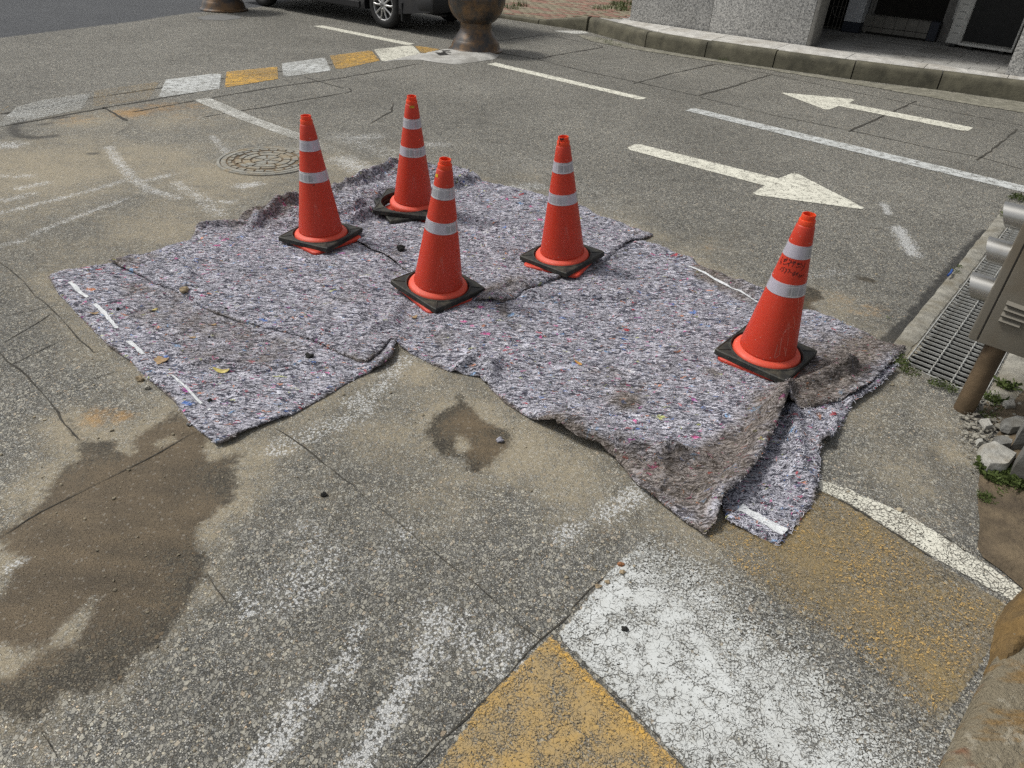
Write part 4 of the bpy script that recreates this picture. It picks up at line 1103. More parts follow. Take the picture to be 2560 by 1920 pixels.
def strokes(root, name, lines, ox, oy, sc, wd, mat, step=2.0):
    mb = MB()
    for ln in lines:
        pl = resample(np.array([(ox + x / sc, oy + y / sc) for x, y in ln]), step, False); pts = [on_cone(root, p) for p in pl]; pts = [p for p in pts if p]
        if len(pts) < 2: continue
        V = []
        for i, (p, nr) in enumerate(pts):
            tg = (pts[min(i + 1, len(pts) - 1)][0] - pts[max(i - 1, 0)][0]).normalized(); s = nr.cross(tg).normalized() * wd / 2
            V += [p - s, p + s]
        mb.add(V, [(2 * i, 2 * i + 2, 2 * i + 3, 2 * i + 1) for i in range(len(pts) - 1)])
    return mb.build(name, mat, root, None, False)


M_INK = simple_mat('marker_ink', (.035, .008, .008), .5, var=.2)
HAND = [[(95, 15), (40, 110), (0, 245)], [(40, 130), (40, 220)], [(110, 95), (185, 85)], [(105, 165), (140, 110), (190, 105), (170, 150), (105, 165)], [(215, 40), (200, 140)], [(205, 95), (235, 85)], [(100, 215), (95, 245), (180, 235), (330, 195)], [(285, 85), (280, 135), (350, 140), (310, 195)],
        [(265, 220), (250, 300)], [(330, 200), (480, 185)], [(385, 165), (460, 155), (470, 190), (390, 215)], [(430, 210), (350, 325)], [(520, 215), (590, 205)], [(520, 240), (600, 235)], [(520, 215), (525, 265), (610, 258)], [(630, 200), (650, 270)], [(480, 310), (490, 345), (570, 320), (640, 325)],
        [(660, 280), (690, 330)], [(750, 205), (720, 320), (620, 440)], [(75, 320), (0, 410)], [(115, 345), (80, 380), (105, 400), (80, 445), (40, 440)], [(110, 345), (150, 335)], [(150, 380), (200, 375), (185, 440), (125, 510)], [(235, 400), (300, 390), (280, 450), (225, 500)], [(300, 480), (350, 490)],
        [(460, 465), (380, 510), (370, 540), (440, 535)], [(455, 470), (420, 560), (360, 590)], [(500, 500), (470, 560), (500, 570), (520, 520), (500, 500)], [(520, 500), (560, 500)], [(560, 560), (600, 555), (570, 590), (590, 610), (530, 610)], [(640, 560), (620, 610), (660, 600)], [(660, 560), (555, 665)], [(705, 545), (680, 605)]]
strokes(CONES[5], 'handwriting', HAND, 1950, 640, 11.9, .0026, M_INK)
M_DRIP = simple_mat('pale_drips', (.60, .17, .12), .7)
for ln in [[(850, 830), (860, 780)], [(755, 1180), (735, 1330), (700, 1360)], [(770, 1150), (790, 1110), (850, 1080)], [(860, 990), (870, 1060), (855, 1110)], [(780, 1260), (790, 1340)], [(800, 1270), (785, 1340)], [(905, 800), (900, 880)], [(720, 1240), (690, 1360)], [(815, 1180), (805, 1250)], [(905, 900), (890, 960)]]:
    strokes(CONES[5], 'paint_run', [ln], 1740, 510, 3.53, .003, M_DRIP)
strokes(CONES[5], 'band_mark', [[(672, 632), (680, 650)]], 1740, 510, 3.53, .002, M_INK)
strokes(CONES[4], 'black_mark', [[(580, 103), (600, 118), (620, 103), (612, 125), (600, 118), (588, 127), (580, 103)], [(578, 128), (572, 175)], [(592, 137), (600, 137)], [(583, 110), (617, 110)], [(586, 118), (614, 118)]], 1260, 320, 4.147, .004, M_INK)
strokes(CONES[1], 'scratch_mark', [[(458, 908), (468, 920), (480, 908)]], 660, 220, 3.771, .003, M_INK)
M_STICK = simple_mat('yellow_sticker', (.60, .36, .02), .5, var=.1); M_STK = simple_mat('sticker_print', (.05, .03, .01), .6)
strokes(CONES[2], 'sticker', [[(1373, 178), (1417, 178)]], 660, 220, 3.771, .0135, M_STICK, 1.0); strokes(CONES[2], 'sticker_print', [[(1376, 182), (1394, 182)], [(1404, 176), (1414, 176)], [(1376, 172), (1400, 172)]], 660, 220, 3.771, .0022, M_STK, 1.0).location = (0, 0, 0)
strokes(CONES[3], 'sticker', [[(590, 228), (612, 236)]], 940, 380, 3.95, .015, M_STICK, 1.0)
for o in bpy.data.objects:
    if o.name.startswith('sticker_print'):
        for v in o.data.vertices:
            r = math.hypot(v.co.x, v.co.y); v.co.x *= 1 + .0006 / r; v.co.y *= 1 + .0006 / r


def text_mesh(name, body, size, mat, depth=.0008):
    cu = bpy.data.curves.new(name, 'FONT'); cu.body = body; cu.size = size; cu.extrude = depth; cu.align_x = 'CENTER'; cu.align_y = 'CENTER'
    tmp = bpy.data.objects.new(name + '_tmp', cu); COL.objects.link(tmp)
    dg = bpy.context.evaluated_depsgraph_get(); me = bpy.data.meshes.new_from_object(tmp.evaluated_get(dg)); bpy.data.objects.remove(tmp); bpy.data.curves.remove(cu)
    me.materials.clear(); me.materials.append(mat); me.name = name
    return me


_w = [c for c in CONES[2].children if c.name.startswith('rubber_weight')][0]
e = link('embossed_lettering', text_mesh('embossed_lettering', 'SMATO', .022, simple_mat('worn_rubber', (.07, .07, .066), .7)), None, _w, False)
e.location = (.10, .172, -.0145) if False else (.172, .085, -.0150); e.rotation_euler = (0, 0, math.radians(90))
M_CHALKMARK = simple_mat('chalk_ring', (.20, .18, .11), .8)
_w3 = [c for c in CONES[3].children if c.name.startswith('rubber_weight')][0]
_l = _w3.matrix_basis.inverted() @ (CONES[3].matrix_basis.inverted() @ Vector((*P(993, 695, .06), .06)))
mb = MB().lathe([(.015, -.0150), (.018, -.0150)], 24, (_l.x, _l.y, 0)); mb.build('painted_ring', M_CHALKMARK, _w3, None, False)

# ------------------------------------------------------------------ manhole cover (round, iron, cast relief)
M_IRON = simple_mat('dusty_cast_iron', (.235, .23, .20), .75, var=.2, scale=18, bump=.4, bscale=60, dirt=(.26, .20, .115), dirt_amt=.85, dirt_scale=7)
M_IRONGAP = simple_mat('packed_dirt', (.135, .10, .062), .95, var=.35, scale=20)


def manhole():
    c = (P(565, 403) + P(778, 396)) / 2; c = P(668, 402); R = .345
    root = empty('manhole_cover', (c[0], c[1], .003)); tag(root, 'round iron manhole cover with cast ring pattern, dusty, behind the leftmost cone', 'manhole cover')
    C = (c[0], c[1], .003)
    MB().lathe([(R, .0015), (.0, .0015)], 64, C).build('dirt_bed', M_IRONGAP, root)
    MB().lathe([(R + .028, -.002), (R + .025, .006), (R + .006, .007), (R + .003, .001)], 72, C).build('outer_frame', M_IRON, root, 40)
    MB().lathe([(R - .002, .001), (R - .005, .007), (R - .040, .007), (R - .044, .001)], 72, C).build('rim', M_IRON, root, 40)
    mb = MB()

    def seg(r0, r1, a0, a1, h=.0075):
        k = max(2, int((a1 - a0) / .12)); prof = [(r0, .001), (r0 + .003, h), (r1 - .003, h), (r1, .001)]
        MBx = MB().lathe(prof, k, C, a0, a1); mb.add(MBx.V, MBx.F)
    for i in range(24):
        a = i * 2 * math.pi / 24; off = .012 * (i % 2)
        seg(R - .095 + off, R - .052, a + .02, a + .245 - .02)
    for i in range(12):
        a = i * 2 * math.pi / 12 + .1; off = .014 * (i % 2)
        seg(R - .155, R - .108 - off, a + .03, a + .52 - .03)
    for i in range(6):
        a = i * 2 * math.pi / 6 + .2; seg(.125, .180, a + .04, a + 1.047 - .04)
    for i in range(6):
        a = i * 2 * math.pi / 6 - .2; seg(.030, .112, a + .08, a + 1.047 - .08, .006)
    mb.lathe([(.022, .001), (.02, .007), (.001, .008)], 20, C)
    mb.build('cast_relief', M_IRON, root, 35)


manhole()
# ------------------------------------------------------------------ drain grate and pit
M_GALV = simple_mat('galvanised_steel', (.46, .465, .44), .5, .35, var=.22, scale=30, dirt=(.20, .17, .12), dirt_amt=.5, dirt_scale=9)
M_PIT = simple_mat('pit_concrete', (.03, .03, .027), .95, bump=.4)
M_EDGE = simple_mat('rough_concrete_edge', (.25, .24, .205), .9, var=.25, scale=16, bump=.8, bscale=70, dirt=(.14, .12, .08), dirt_amt=.7, dirt_scale=5)


def grate():
    u = (GRATE_FR - GRATE_FL); W = np.linalg.norm(u); u = u / W; v = _gd; L = 2.6
    o = GRATE_FL
    def pt(a, b, z): q = o + u * a + v * b; return (q[0], q[1], z)
    mb = MB(); lo = [o - u * .005 - v * .005, o + u * (W + .005) - v * .005, o + u * (W + .005) + v * 3.1, o - u * .005 + v * 3.1]
    V = [(*q, z) for z in (-.001, -.55) for q in lo]
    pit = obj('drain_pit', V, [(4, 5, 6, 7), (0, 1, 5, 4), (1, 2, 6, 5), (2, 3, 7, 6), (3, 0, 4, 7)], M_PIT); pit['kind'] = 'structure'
    root = empty('drain_grate', (*(o + u * W / 2 + v * .3), 0)); tag(root, 'galvanised steel drain grate beside the post of the metal box', 'drain grate')
    Rm = Matrix(((u[0], v[0], 0), (u[1], v[1], 0), (0, 0, 1)))
    n = int(L / .050); bar = MB().box((0, 0, 0), (W, .0040, .012)); me = mesh('bearing_bar', bar.V, bar.F); me.materials.append(M_GALV)
    Rr = Rm.copy()
    for i in range(1, n):
        ob = link('bearing_bar', me, None, root, True); c = pt(W / 2, i * .050, -.003)
        ob.matrix_basis = Matrix.Translation(c) @ Rr.to_4x4()
    for a in (.115, .215, .315, W - .06):
        if a > W - .02: continue
        ln = MB(); k = int(L / .012); pts = [pt(a + .0022 * math.sin(j * 1.9), j * .012, .0035 + .0012 * math.cos(j * 1.9)) for j in range(1, k)]
        ln.tube(pts, .0036, 6).build('cross_rod', M_GALV, root, 60)
    f = MB()
    for a in (0.0, W): f.box(pt(a, L / 2, -.012), (.005, L, .034), Rm)
    for b in (0.0, L): f.box(pt(W / 2, b, -.012), (W, .005, .034), Rm)
    f.build('frame', M_GALV, root)
    # concrete strip between road and grate
    e0, e1 = o - u * .012 + v * .10, o - u * .012 + v * 3.2; w0 = -u * .085
    poly = np.array([e0, e1, e1 + w0 * 1.1, e0 + w0])
    Vv, Fc, be = fill_poly(poly, .02, .008, 4); dd = -sdf(Vv, ccw(poly)); z = .007 * sst(0, .02, dd) + .003 * fbm(Vv[:, 0] * 28, Vv[:, 1] * 28, 3, 5) * sst(0, .02, dd) + .003
    s = obj('gutter_edge', np.column_stack([Vv, z]), Fc, M_EDGE, None, 60); s['kind'] = 'structure'
    e2 = o + u * (W + .012) - v * .05; e3 = o + u * (W + .012) + v * 3.2; poly = np.array([e2, e2 + u * .10, e3 + u * .35, e3])
    Vv, Fc, be = fill_poly(poly, .03, .006, 6); dd = -sdf(Vv, ccw(poly)); z = .014 * sst(0, .02, dd) + .004 * fbm(Vv[:, 0] * 15, Vv[:, 1] * 15, 3) * sst(0, .03, dd) + .003
    s = obj('gutter_edge', np.column_stack([Vv, z]), Fc, M_EDGE, None, 60); s['kind'] = 'structure'


grate()

# ------------------------------------------------------------------ metal box on a post with three steel hoods
M_BOX = simple_mat('aged_grey_box_paint', (.150, .138, .112), .5, var=.10, scale=3, dirt=(.105, .075, .04), dirt_amt=.55, dirt_scale=2.4, bump=.05, bscale=80)
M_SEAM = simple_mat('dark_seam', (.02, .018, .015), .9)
M_POST = simple_mat('rusty_post', (.12, .085, .05), .6, .2, var=.3, scale=9, bump=.2, bscale=70, dirt=(.055, .035, .02), dirt_amt=.7, dirt_scale=6)


def steel():
    t = NT('brushed_steel'); co = t.co(); n = t.noise(t.mapv(co, 0, (2, 2, 60)), 20, 3, .6)
    c = t.mix(n, (.36, .355, .335), (.50, .495, .47)); c = t.mix(t.math('MULTIPLY', t.mr(t.noise(co, 16, 4, .6), .55, .75), .5), c, (.36, .33, .28))
    t.bsdf(c, .36, .9, None, .5); return t.m


M_STEEL = steel()


def metal_box():
    zb = .33; a = P(2414, 850, zb); b = P(2550, 898, zb); u = (b - a) / np.linalg.norm(b - a); v = np.array([-u[1], u[0]])
    if v @ a < 0: v = -v
    Wd, D, H = .36, .20, 1.05
    R = Matrix(((u[0], v[0], 0), (u[1], v[1], 0), (0, 0, 1)))
    def pt(x, y, z): q = a + u * x + v * y; return Vector((q[0], q[1], zb + z))
    pc = P(2409, 1024)
    root = empty('signal_box', (pc[0], pc[1], 0)); tag(root, 'brown grey metal box on a rusty post with three shiny hoods, at the right edge', 'metal box')
    MB().tube([(pc[0], pc[1], -.02), (pc[0], pc[1], zb + .05)], .041, 24).build('post', M_POST, root, 40)
    MB().box(pt(Wd / 2, D / 2 + .012, H / 2), (Wd, D, H), R, .012).build('casing', M_BOX, root, 35)
    MB().box(pt(Wd / 2 + .018, .008, H / 2 + .002), (Wd - .045, .014, H - .012), R, .005).build('door', M_BOX, root, 35)
    door = [o for o in root.children if o.name.startswith('door')][0]
    MB().box(pt(.036, .0125, H / 2), (.006, .006, H - .03), R).build('door_gap', M_SEAM, root)
    nrm3 = np.array([v[0], v[1], 0.0])
    def face(px, py, off=0.0):
        d_ = ray(px, py); o_ = np.array([0, 0, CAM_H]); t_ = ((np.array([a[0], a[1], 0]) + nrm3 * off - o_) @ nrm3) / (d_ @ nrm3); return Vector(o_ + d_ * t_)
    for (xa, ya), (xb, yb) in (((858, 775), (1010, 830)), ((842, 815), (1010, 873)), ((822, 855), (1000, 915)), ((803, 893), (955, 945))):
        pa = face(2220 + xa * .3494, 480 + ya * .3496); pb = face(2220 + xb * .3494, 480 + yb * .3496); out_ = Vector((-v[0], -v[1], 0))
        V = [pa, pb, pb + out_ * .014 - Vector((0, 0, .012)), pa + out_ * .014 - Vector((0, 0, .012)), pa - Vector((0, 0, .014)), pb - Vector((0, 0, .014))]
        MB().add(V, [(0, 1, 2, 3), (0, 3, 4), (1, 5, 2), (0, 4, 5, 1)]).build('vent_louvre', M_BOX, door)
        MB().add([pa + out_ * .0012 - Vector((0, 0, .013)), pb + out_ * .0012 - Vector((0, 0, .013)), pb + out_ * .0012 - Vector((0, 0, .019)), pa + out_ * .0012 - Vector((0, 0, .019))], [(0, 1, 2, 3)]).build('vent_slot', M_SEAM, door)
    # hoods stand off the box's far side, towards the road
    q0 = a + v * .07
    for i, (y0, y1) in enumerate(((774, 711), (683, 620), (592, 530))):
        e = a
        zz = [min(np.arange(zb, 1.3, .002), key=lambda z: abs(proj((e[0], e[1], z))[1] - yy)) for yy in (y0, y1)]
        zc = (zz[0] + zz[1]) / 2; r = max(.03, (zz[1] - zz[0]) / 2 * .92)
        o = pt(0, .085, 0); o.z = zc; d = -Vector((u[0], u[1], 0)); sd = Vector((v[0], v[1], 0)); upv = Vector((0, 0, 1))
        n = 36; V = []; Fc = []
        for rr in (r, r - .0025):
            for k, ln in ((0, None), (1, None)):
                for j in range(n):
                    th = 2 * math.pi * j / n; s, c = math.sin(th), math.cos(th)
                    L = 0.0 if k == 0 else .072 + .020 * s
                    V.append(o + d * L + sd * (rr * c) + upv * (rr * s))
        for base, flip in ((0, 0), (2 * n, 1)):
            for j in range(n):
                f = (base + j, base + (j + 1) % n, base + n + (j + 1) % n, base + n + j); Fc.append(f if not flip else f[::-1])
        for j in range(n): Fc.append((n + j, n + (j + 1) % n, 3 * n + (j + 1) % n, 3 * n + j))
        obj('hood', V, Fc, M_STEEL, root, 50)
    return root


metal_box()

# ------------------------------------------------------------------ right edge: soil, rubble, broken wall, concrete block
M_SOIL = simple_mat('damp_soil', (.115, .088, .055), .95, var=.3, scale=14, bump=1.0, bscale=60, dirt=(.065, .05, .034), dirt_amt=.8, dirt_scale=6)
s = slab('soil', [(2452, 1150), (2470, 1130), (2500, 1080), (2440, 1030), (2460, 1005), (2620, 960), (2720, 1300), (2700, 1540), (2560, 1478), (2500, 1430), (2455, 1398), (2440, 1370), (2448, 1310), (2440, 1240)], .025, M_SOIL, None, .025, .02, .02, 8, 'structure', .004, .1)
M_CHUNK = simple_mat('broken_concrete', (.34, .335, .305), .92, var=.25, scale=12, bump=.8, bscale=50, dirt=(.20, .17, .12), dirt_amt=.6, dirt_scale=9)
M_CHUNKD = simple_mat('dark_broken_concrete', (.17, .17, .16), .92, var=.25, scale=12, bump=.8, bscale=50, dirt=(.09, .08, .06), dirt_amt=.6, dirt_scale=9)


def chunk(name, px, z0, hgt, mat, seed, jag=.012, parent=None, tilt=(0, 0)):
    """a broken flat piece: jagged outline, uneven top"""
    poly = resample(ccw(PL(px, z0)), .02, True, jag, seed); c = poly.mean(0)
    n = len(poly); V = []; Fc = []
    for k, (s, z) in enumerate(((1.0, 0), (.99, .6), (.90, 1.0), (.45, 1.03))):
        for i, q in enumerate(poly):
            w_ = c + (q - c) * s; V.append((w_[0], w_[1], z0 + z * hgt * (1 + .35 * vnoise(w_[0] * 14, w_[1] * 14, seed)) + (w_[0] - c[0]) * tilt[0] * (z > 0) + (w_[1] - c[1]) * tilt[1] * (z > 0)))
    V.append((c[0], c[1], z0 + hgt * 1.04))
    for k in range(3):
        for i in range(n): Fc.append((k * n + i, k * n + (i + 1) % n, (k + 1) * n + (i + 1) % n, (k + 1) * n + i))
    for i in range(n): Fc.append((3 * n + i, 3 * n + (i + 1) % n, 4 * n))
    return obj(name, V, Fc, mat, parent, 35)


G_RUB = 'broken concrete at the foot of the post'
tag(chunk('concrete_chunk', [(2440, 1130), (2470, 1122), (2510, 1140), (2532, 1150), (2520, 1165), (2508, 1182), (2500, 1185), (2460, 1182), (2450, 1160)], .02, .045, M_CHUNK, 1), 'large pale broken concrete slab above the weeds', 'rubble', G_RUB)
tag(chunk('concrete_chunk', [(2478, 1108), (2500, 1106), (2522, 1116), (2520, 1128), (2495, 1128), (2480, 1122)], .02, .04, M_CHUNKD, 2), 'grey concrete chunk touching the pale slab from behind', 'rubble', G_RUB)
tag(chunk('concrete_chunk', [(2498, 1062), (2540, 1050), (2562, 1055), (2560, 1078), (2520, 1085), (2500, 1078)], .02, .03, M_CHUNKD, 3), 'dark flat concrete chunk at the picture edge among small rubble', 'rubble', G_RUB)
tag(chunk('concrete_chunk', [(2438, 1106), (2452, 1104), (2454, 1112), (2442, 1116)], .02, .02, M_CHUNK, 4, .004), 'small pale chip left of the grey concrete chunk', 'rubble', G_RUB)
tag(chunk('concrete_chunk', [(2434, 1006), (2450, 1004), (2448, 1012), (2436, 1014)], .01, .015, M_CHUNK, 5, .004), 'small white chip just right of the rusty post', 'rubble', G_RUB)
tag(chunk('concrete_chunk', [(2448, 1055), (2470, 1052), (2480, 1070), (2460, 1074)], .02, .015, M_CHUNK, 6, .006), 'flat tan chip right of the post foot', 'rubble', G_RUB)
tag(chunk('concrete_chunk', [(2505, 1010), (2530, 1008), (2535, 1024), (2512, 1024)], .02, .02, M_CHUNK, 9, .006), 'pale flat chip behind the weeds right of the post', 'rubble', G_RUB)
M_WALLD = simple_mat('dark_concrete_wall', (.13, .13, .122), .9, var=.25, scale=7, bump=.5, bscale=40, dirt=(.07, .065, .05), dirt_amt=.7, dirt_scale=4)
tag(chunk('concrete_block', [(2512, 1205), (2530, 1165), (2560, 1118), (2640, 1130), (2660, 1230), (2580, 1232)], .0, .16, M_WALLD, 12, .008), 'dark grey broken concrete block at the right edge beside the weeds', 'concrete block')
tag(chunk('concrete_block', [(2518, 1136), (2535, 1095), (2562, 1045), (2600, 1050), (2580, 1105), (2550, 1140)], .0, .12, M_CHUNKD, 14, .008), 'long dark concrete piece leaning at the right edge above the block', 'concrete block')
# small rubble
def pebbles(name, spots, mat, lab=None, parent=None):
    mb = MB()
    for (x, y, z, r, sd_) in spots:
        bm = bmesh.new(); bmesh.ops.create_icosphere(bm, subdivisions=1, radius=1)
        rg = random.Random(sd_); sx, sy, sz = r * rg.uniform(.7, 1.3), r * rg.uniform(.7, 1.3), r * rg.uniform(.45, .8); R = Matrix.Rotation(rg.uniform(0, 6.28), 3, 'Z') @ Matrix.Rotation(rg.uniform(-.4, .4), 3, 'X')
        bm.verts.index_update(); V = [R @ Vector((v.co.x * sx * rg.uniform(.75, 1.2), v.co.y * sy * rg.uniform(.75, 1.2), v.co.z * sz * rg.uniform(.75, 1.2))) + Vector((x, y, z + sz * .6)) for v in bm.verts]
        mb.add(V, [[v.index for v in f.verts] for f in bm.faces]); bm.free()
    return mb.build(name, mat, parent, 30)


rg = random.Random(3)
sp = []
for i in range(420):
    x, y = rg.uniform(2400, 2600), rg.gauss(1070, 45); q = P(x, y); sp.append((q[0], q[1], .012, abs(rg.gauss(0, .0045)) + .002, i))
o = pebbles('gravel', sp, simple_mat('rubble_grit', (.20, .19, .16), .95, var=.55, scale=2.5)); o['kind'] = 'stuff'; o['label'] = 'small rubble around the foot of the post'
sp = []
for i in range(500):
    t_ = rg.choice([((450, 1080), 120, 50), ((900, 985), 160, 40), ((300, 940), 60, 50), ((150, 1250), 150, 150), ((330, 1400), 180, 150), ((1560, 1430), 90, 50), ((1200, 1200), 300, 150), ((2250, 1150), 150, 120), ((800, 1500), 500, 250), ((2000, 700), 200, 60), ((2150, 260), 300, 60), ((1300, 1000), 100, 60)])
    x, y = rg.gauss(t_[0][0], t_[1]), rg.gauss(t_[0][1], t_[2]); q = P(x, y)
    if min(sdf(q[None], BL[k])[0] for k in 'ABCDFR') > .01: sp.append((q[0], q[1], 0, abs(rg.gauss(0, .0026)) + .0012, i))
M_GRIT = simple_mat('loose_grit', (.26, .225, .16), .95, var=.5, scale=3)
o = pebbles('grit', sp, M_GRIT); o['kind'] = 'stuff'; o['label'] = 'loose grit scattered over the dusty ground'

# low concrete block with mud, bottom right corner
M_BLOCK = NT('stained_concrete_block')
t = M_BLOCK; co = t.co(); n1 = t.noise(co, 5, 5, .6); n2 = t.noise(t.mapv(co, .6, (1, 3, 1)), 6, 4, .6); n3 = t.noise(co, 60, 4, .65)
c = t.mix(n1, (.155, .13, .085), (.25, .22, .16)); c = t.mix(t.math('MULTIPLY', t.mr(n2, .5, .66), .8), c, (.21, .125, .04)); c = t.mix(t.math('MULTIPLY', t.mr(t.noise(co, 8, 3, .5), .58, .70), .7), c, (.19, .065, .025))
c = t.mix(t.math('MULTIPLY', t.mr(n3, .55, .7), .5), c, (.10, .085, .06)); c = t.mix(t.math('MULTIPLY', t.mr(t.noise(co, 14, 5, .7), .56, .64), .6), c, (.36, .33, .26)); t.bsdf(c, .9, 0, t.bump(t.math('ADD', n3, t.noise(co, 18, 5, .7)), 1.0, .02), .3)
M_BLOCK = t.m
a, b = P(2488, 1630), P(2300, 2010); d = (b - a) / np.linalg.norm(b - a); nrm = np.array([-d[1], d[0]])
if nrm[0] < 0: nrm = -nrm
mb = MB(); V = []; Fc = []; ns = 40; prof = [(0, 0), (.004, .03), (.02, .052), (.05, .062), (.16, .075), (.30, .08), (.6, .08), (.6, 0)]
for i in range(ns + 1):
    q = a - d * .12 + d * (.85 * i / ns)
    for r_, z_ in prof:
        w_ = q + nrm * r_; zz = z_ * (1 + .10 * fbm(np.array([w_[0] * 9]), np.array([w_[1] * 9]), 3)[0]); w_ = w_ + nrm * .012 * fbm(np.array([w_[0] * 14 + z_ * 30]), np.array([w_[1] * 14]), 5)[0] * (z_ > 0)
        V.append((w_[0], w_[1], zz))
m_ = len(prof)
for i in range(ns):
    for j in range(m_ - 1): Fc.append((i * m_ + j, i * m_ + j + 1, (i + 1) * m_ + j + 1, (i + 1) * m_ + j))
Fc += [tuple(range(m_)), tuple(range(ns * m_ + m_ - 1, ns * m_ - 1, -1))]
tag(obj('concrete_block', V, Fc, M_BLOCK, None, 50), 'ochre stained concrete block in the bottom right corner', 'concrete block')
M_MUD = simple_mat('ochre_mud', (.15, .095, .035), .95, var=.3, scale=16, bump=1.0, bscale=70, dirt=(.10, .07, .035), dirt_amt=.7, dirt_scale=9)


def lump(name, px, hgt, mat, seed, step=.012, z0=0.0):
    V, Fc, be = fill_poly(PL(px), step, .012, seed); dd = np.maximum(-sdf(V, ccw(PL(px))), 0)
    z = z0 + hgt * np.sqrt(np.clip(dd / .07, 0, 1)) * (1 + .5 * fbm(V[:, 0] * 16, V[:, 1] * 16, seed, 4)) + .012 * fbm(V[:, 0] * 50, V[:, 1] * 50, seed + 3, 3) * sst(0, .02, dd)
    return obj(name, np.column_stack([V, np.maximum(z, z0)]), Fc, mat, None, 60)


tag(lump('mud_lump', [(2555, 1474), (2515, 1520), (2485, 1570), (2480, 1640), (2462, 1690), (2500, 1700), (2560, 1660), (2680, 1660), (2700, 1480)], .105, M_MUD, 21), 'heap of ochre mud on the end of the stained block', 'mud heap')

# ------------------------------------------------------------------ weeds
M_WEED = NT('weed_green'); t = M_WEED; co = t.co(); c = t.mix(t.noise(co, 40, 3, .6), (.035, .058, .014), (.11, .14, .04)); t.bsdf(c, .7, 0, None, .3); M_WEED = t.m


def weeds(name, spots, lab, par=None):
    mb = MB(); rg = random.Random(len(spots) * 7 + 1)
    for (px, py, rpx, n, hh) in spots:
        c = P(px, py); r = np.linalg.norm(P(px + rpx, py) - c)
        for _ in range(n):
            a = rg.uniform(0, 6.28); q = c + np.array([math.cos(a), math.sin(a)]) * r * math.sqrt(rg.random()); L = hh * rg.uniform(.4, 1.1); an = rg.uniform(0, 6.28); ben = rg.uniform(.2, .9) * L; w_ = L * rg.uniform(.05, .13) + .0006
            dx, dy = math.cos(an), math.sin(an); sx, sy = -dy * w_, dx * w_
            p0 = Vector((q[0], q[1], .006)); p1 = p0 + Vector((dx * ben * .3, dy * ben * .3, L * .6)); p2 = p0 + Vector((dx * ben, dy * ben, L * .9)); s = Vector((sx, sy, 0))
            mb.add([p0 - s * .5, p0 + s * .5, p1 + s, p1 - s, p2], [(0, 1, 2, 3), (3, 2, 4)])
            if rg.random() < .7:
                for s2 in (-1, 1):
                    f = p1 + s * s2 * 6 + Vector((0, 0, L * .15)); mb.add([p1, f - s * .8 + Vector((dx, dy, 0)) * w_, f + s * s2 * 1.5, f + Vector((0, 0, w_ * 2))], [(0, 1, 2), (0, 2, 3)])
    o = mb.build(name, M_WEED, par); o['kind'] = 'stuff'; o['label'] = lab
    return o


weeds('weeds', [(2490, 1195, 38, 260, .04), (2545, 1215, 40, 260, .045), (2470, 1180, 18, 120, .04), (2530, 1240, 40, 120, .02), (2460, 1250, 20, 40, .02), (2480, 1005, 20, 60, .035), (2510, 975, 18, 60, .04), (2465, 1040, 24, 25, .02), (2495, 1030, 20, 25, .02)], 'green weeds growing between the rubble at the right edge')
weeds('weeds', [(2252, 915, 26, 70, .022), (2275, 935, 20, 40, .02), (2240, 890, 10, 30, .02), (2340, 965, 20, 40, .02), (2370, 975, 20, 40, .02), (2385, 683, 14, 25, .02), (2395, 672, 8, 15, .02), (2541, 500, 20, 70, .04), (2515, 545, 14, 50, .04), (2220, 800, 5, 5, .02)], 'tufts of grass at the corner and edges of the drain grate')
# ------------------------------------------------------------------ leaves, clods, scraps
M_LEAFB = simple_mat('dry_brown_leaf', (.30, .20, .10), .7, var=.25, scale=60); M_LEAFY = simple_mat('yellowed_leaf', (.50, .42, .13), .6, var=.25, scale=60, dirt=(.2, .12, .05), dirt_scale=40)
M_CLOD = simple_mat('dark_clod', (.022, .022, .02), .95, var=.4, scale=50, bump=.8, bscale=120); M_TAN = simple_mat('tan_clod', (.28, .22, .14), .95, var=.3, scale=50, bump=.8, bscale=120)


def leaf(px, py, L, ang, mat, label, lobes=0, wid=.35, curl=.25):
    c = P(px, py, .015); z = float(felt_z(c)[0]) + .004; V = []; Fc = []
    n = 22
    for k in range(n):
        th = 2 * math.pi * k / n
        if lobes: r = L / 2 * (.62 + .38 * abs(math.cos(lobes * th / 2)) ** .7) * (1 + .12 * math.sin(3 * th))
        else: r = L / 2
        x = r * math.cos(th); y = r * math.sin(th) * (1 if lobes else wid * (1 - .3 * math.cos(th)))
        V.append((x, y, curl * (x * x + .5 * y * y) / L + .003 * math.sin(2 * th)))
    V.append((0, 0, .0015)); Fc = [(k, (k + 1) % n, n) for k in range(n)]
    R = Matrix.Translation((c[0], c[1], z)) @ Matrix.Rotation(ang, 4, 'Z')
    V = [R @ Vector(v) for v in V]
    o = obj('dry_leaf', V, Fc, mat, None, 60); st = MB()
    tag(o, label, 'leaf', 'dry leaves lying on the left blanket')
    m_ = MB().tube([R @ Vector((-L * .5, 0, .004)), R @ Vector((-L * .8, L * .06, .006))], .001, 5); m_.build('leaf_stalk', mat, o)
    return o


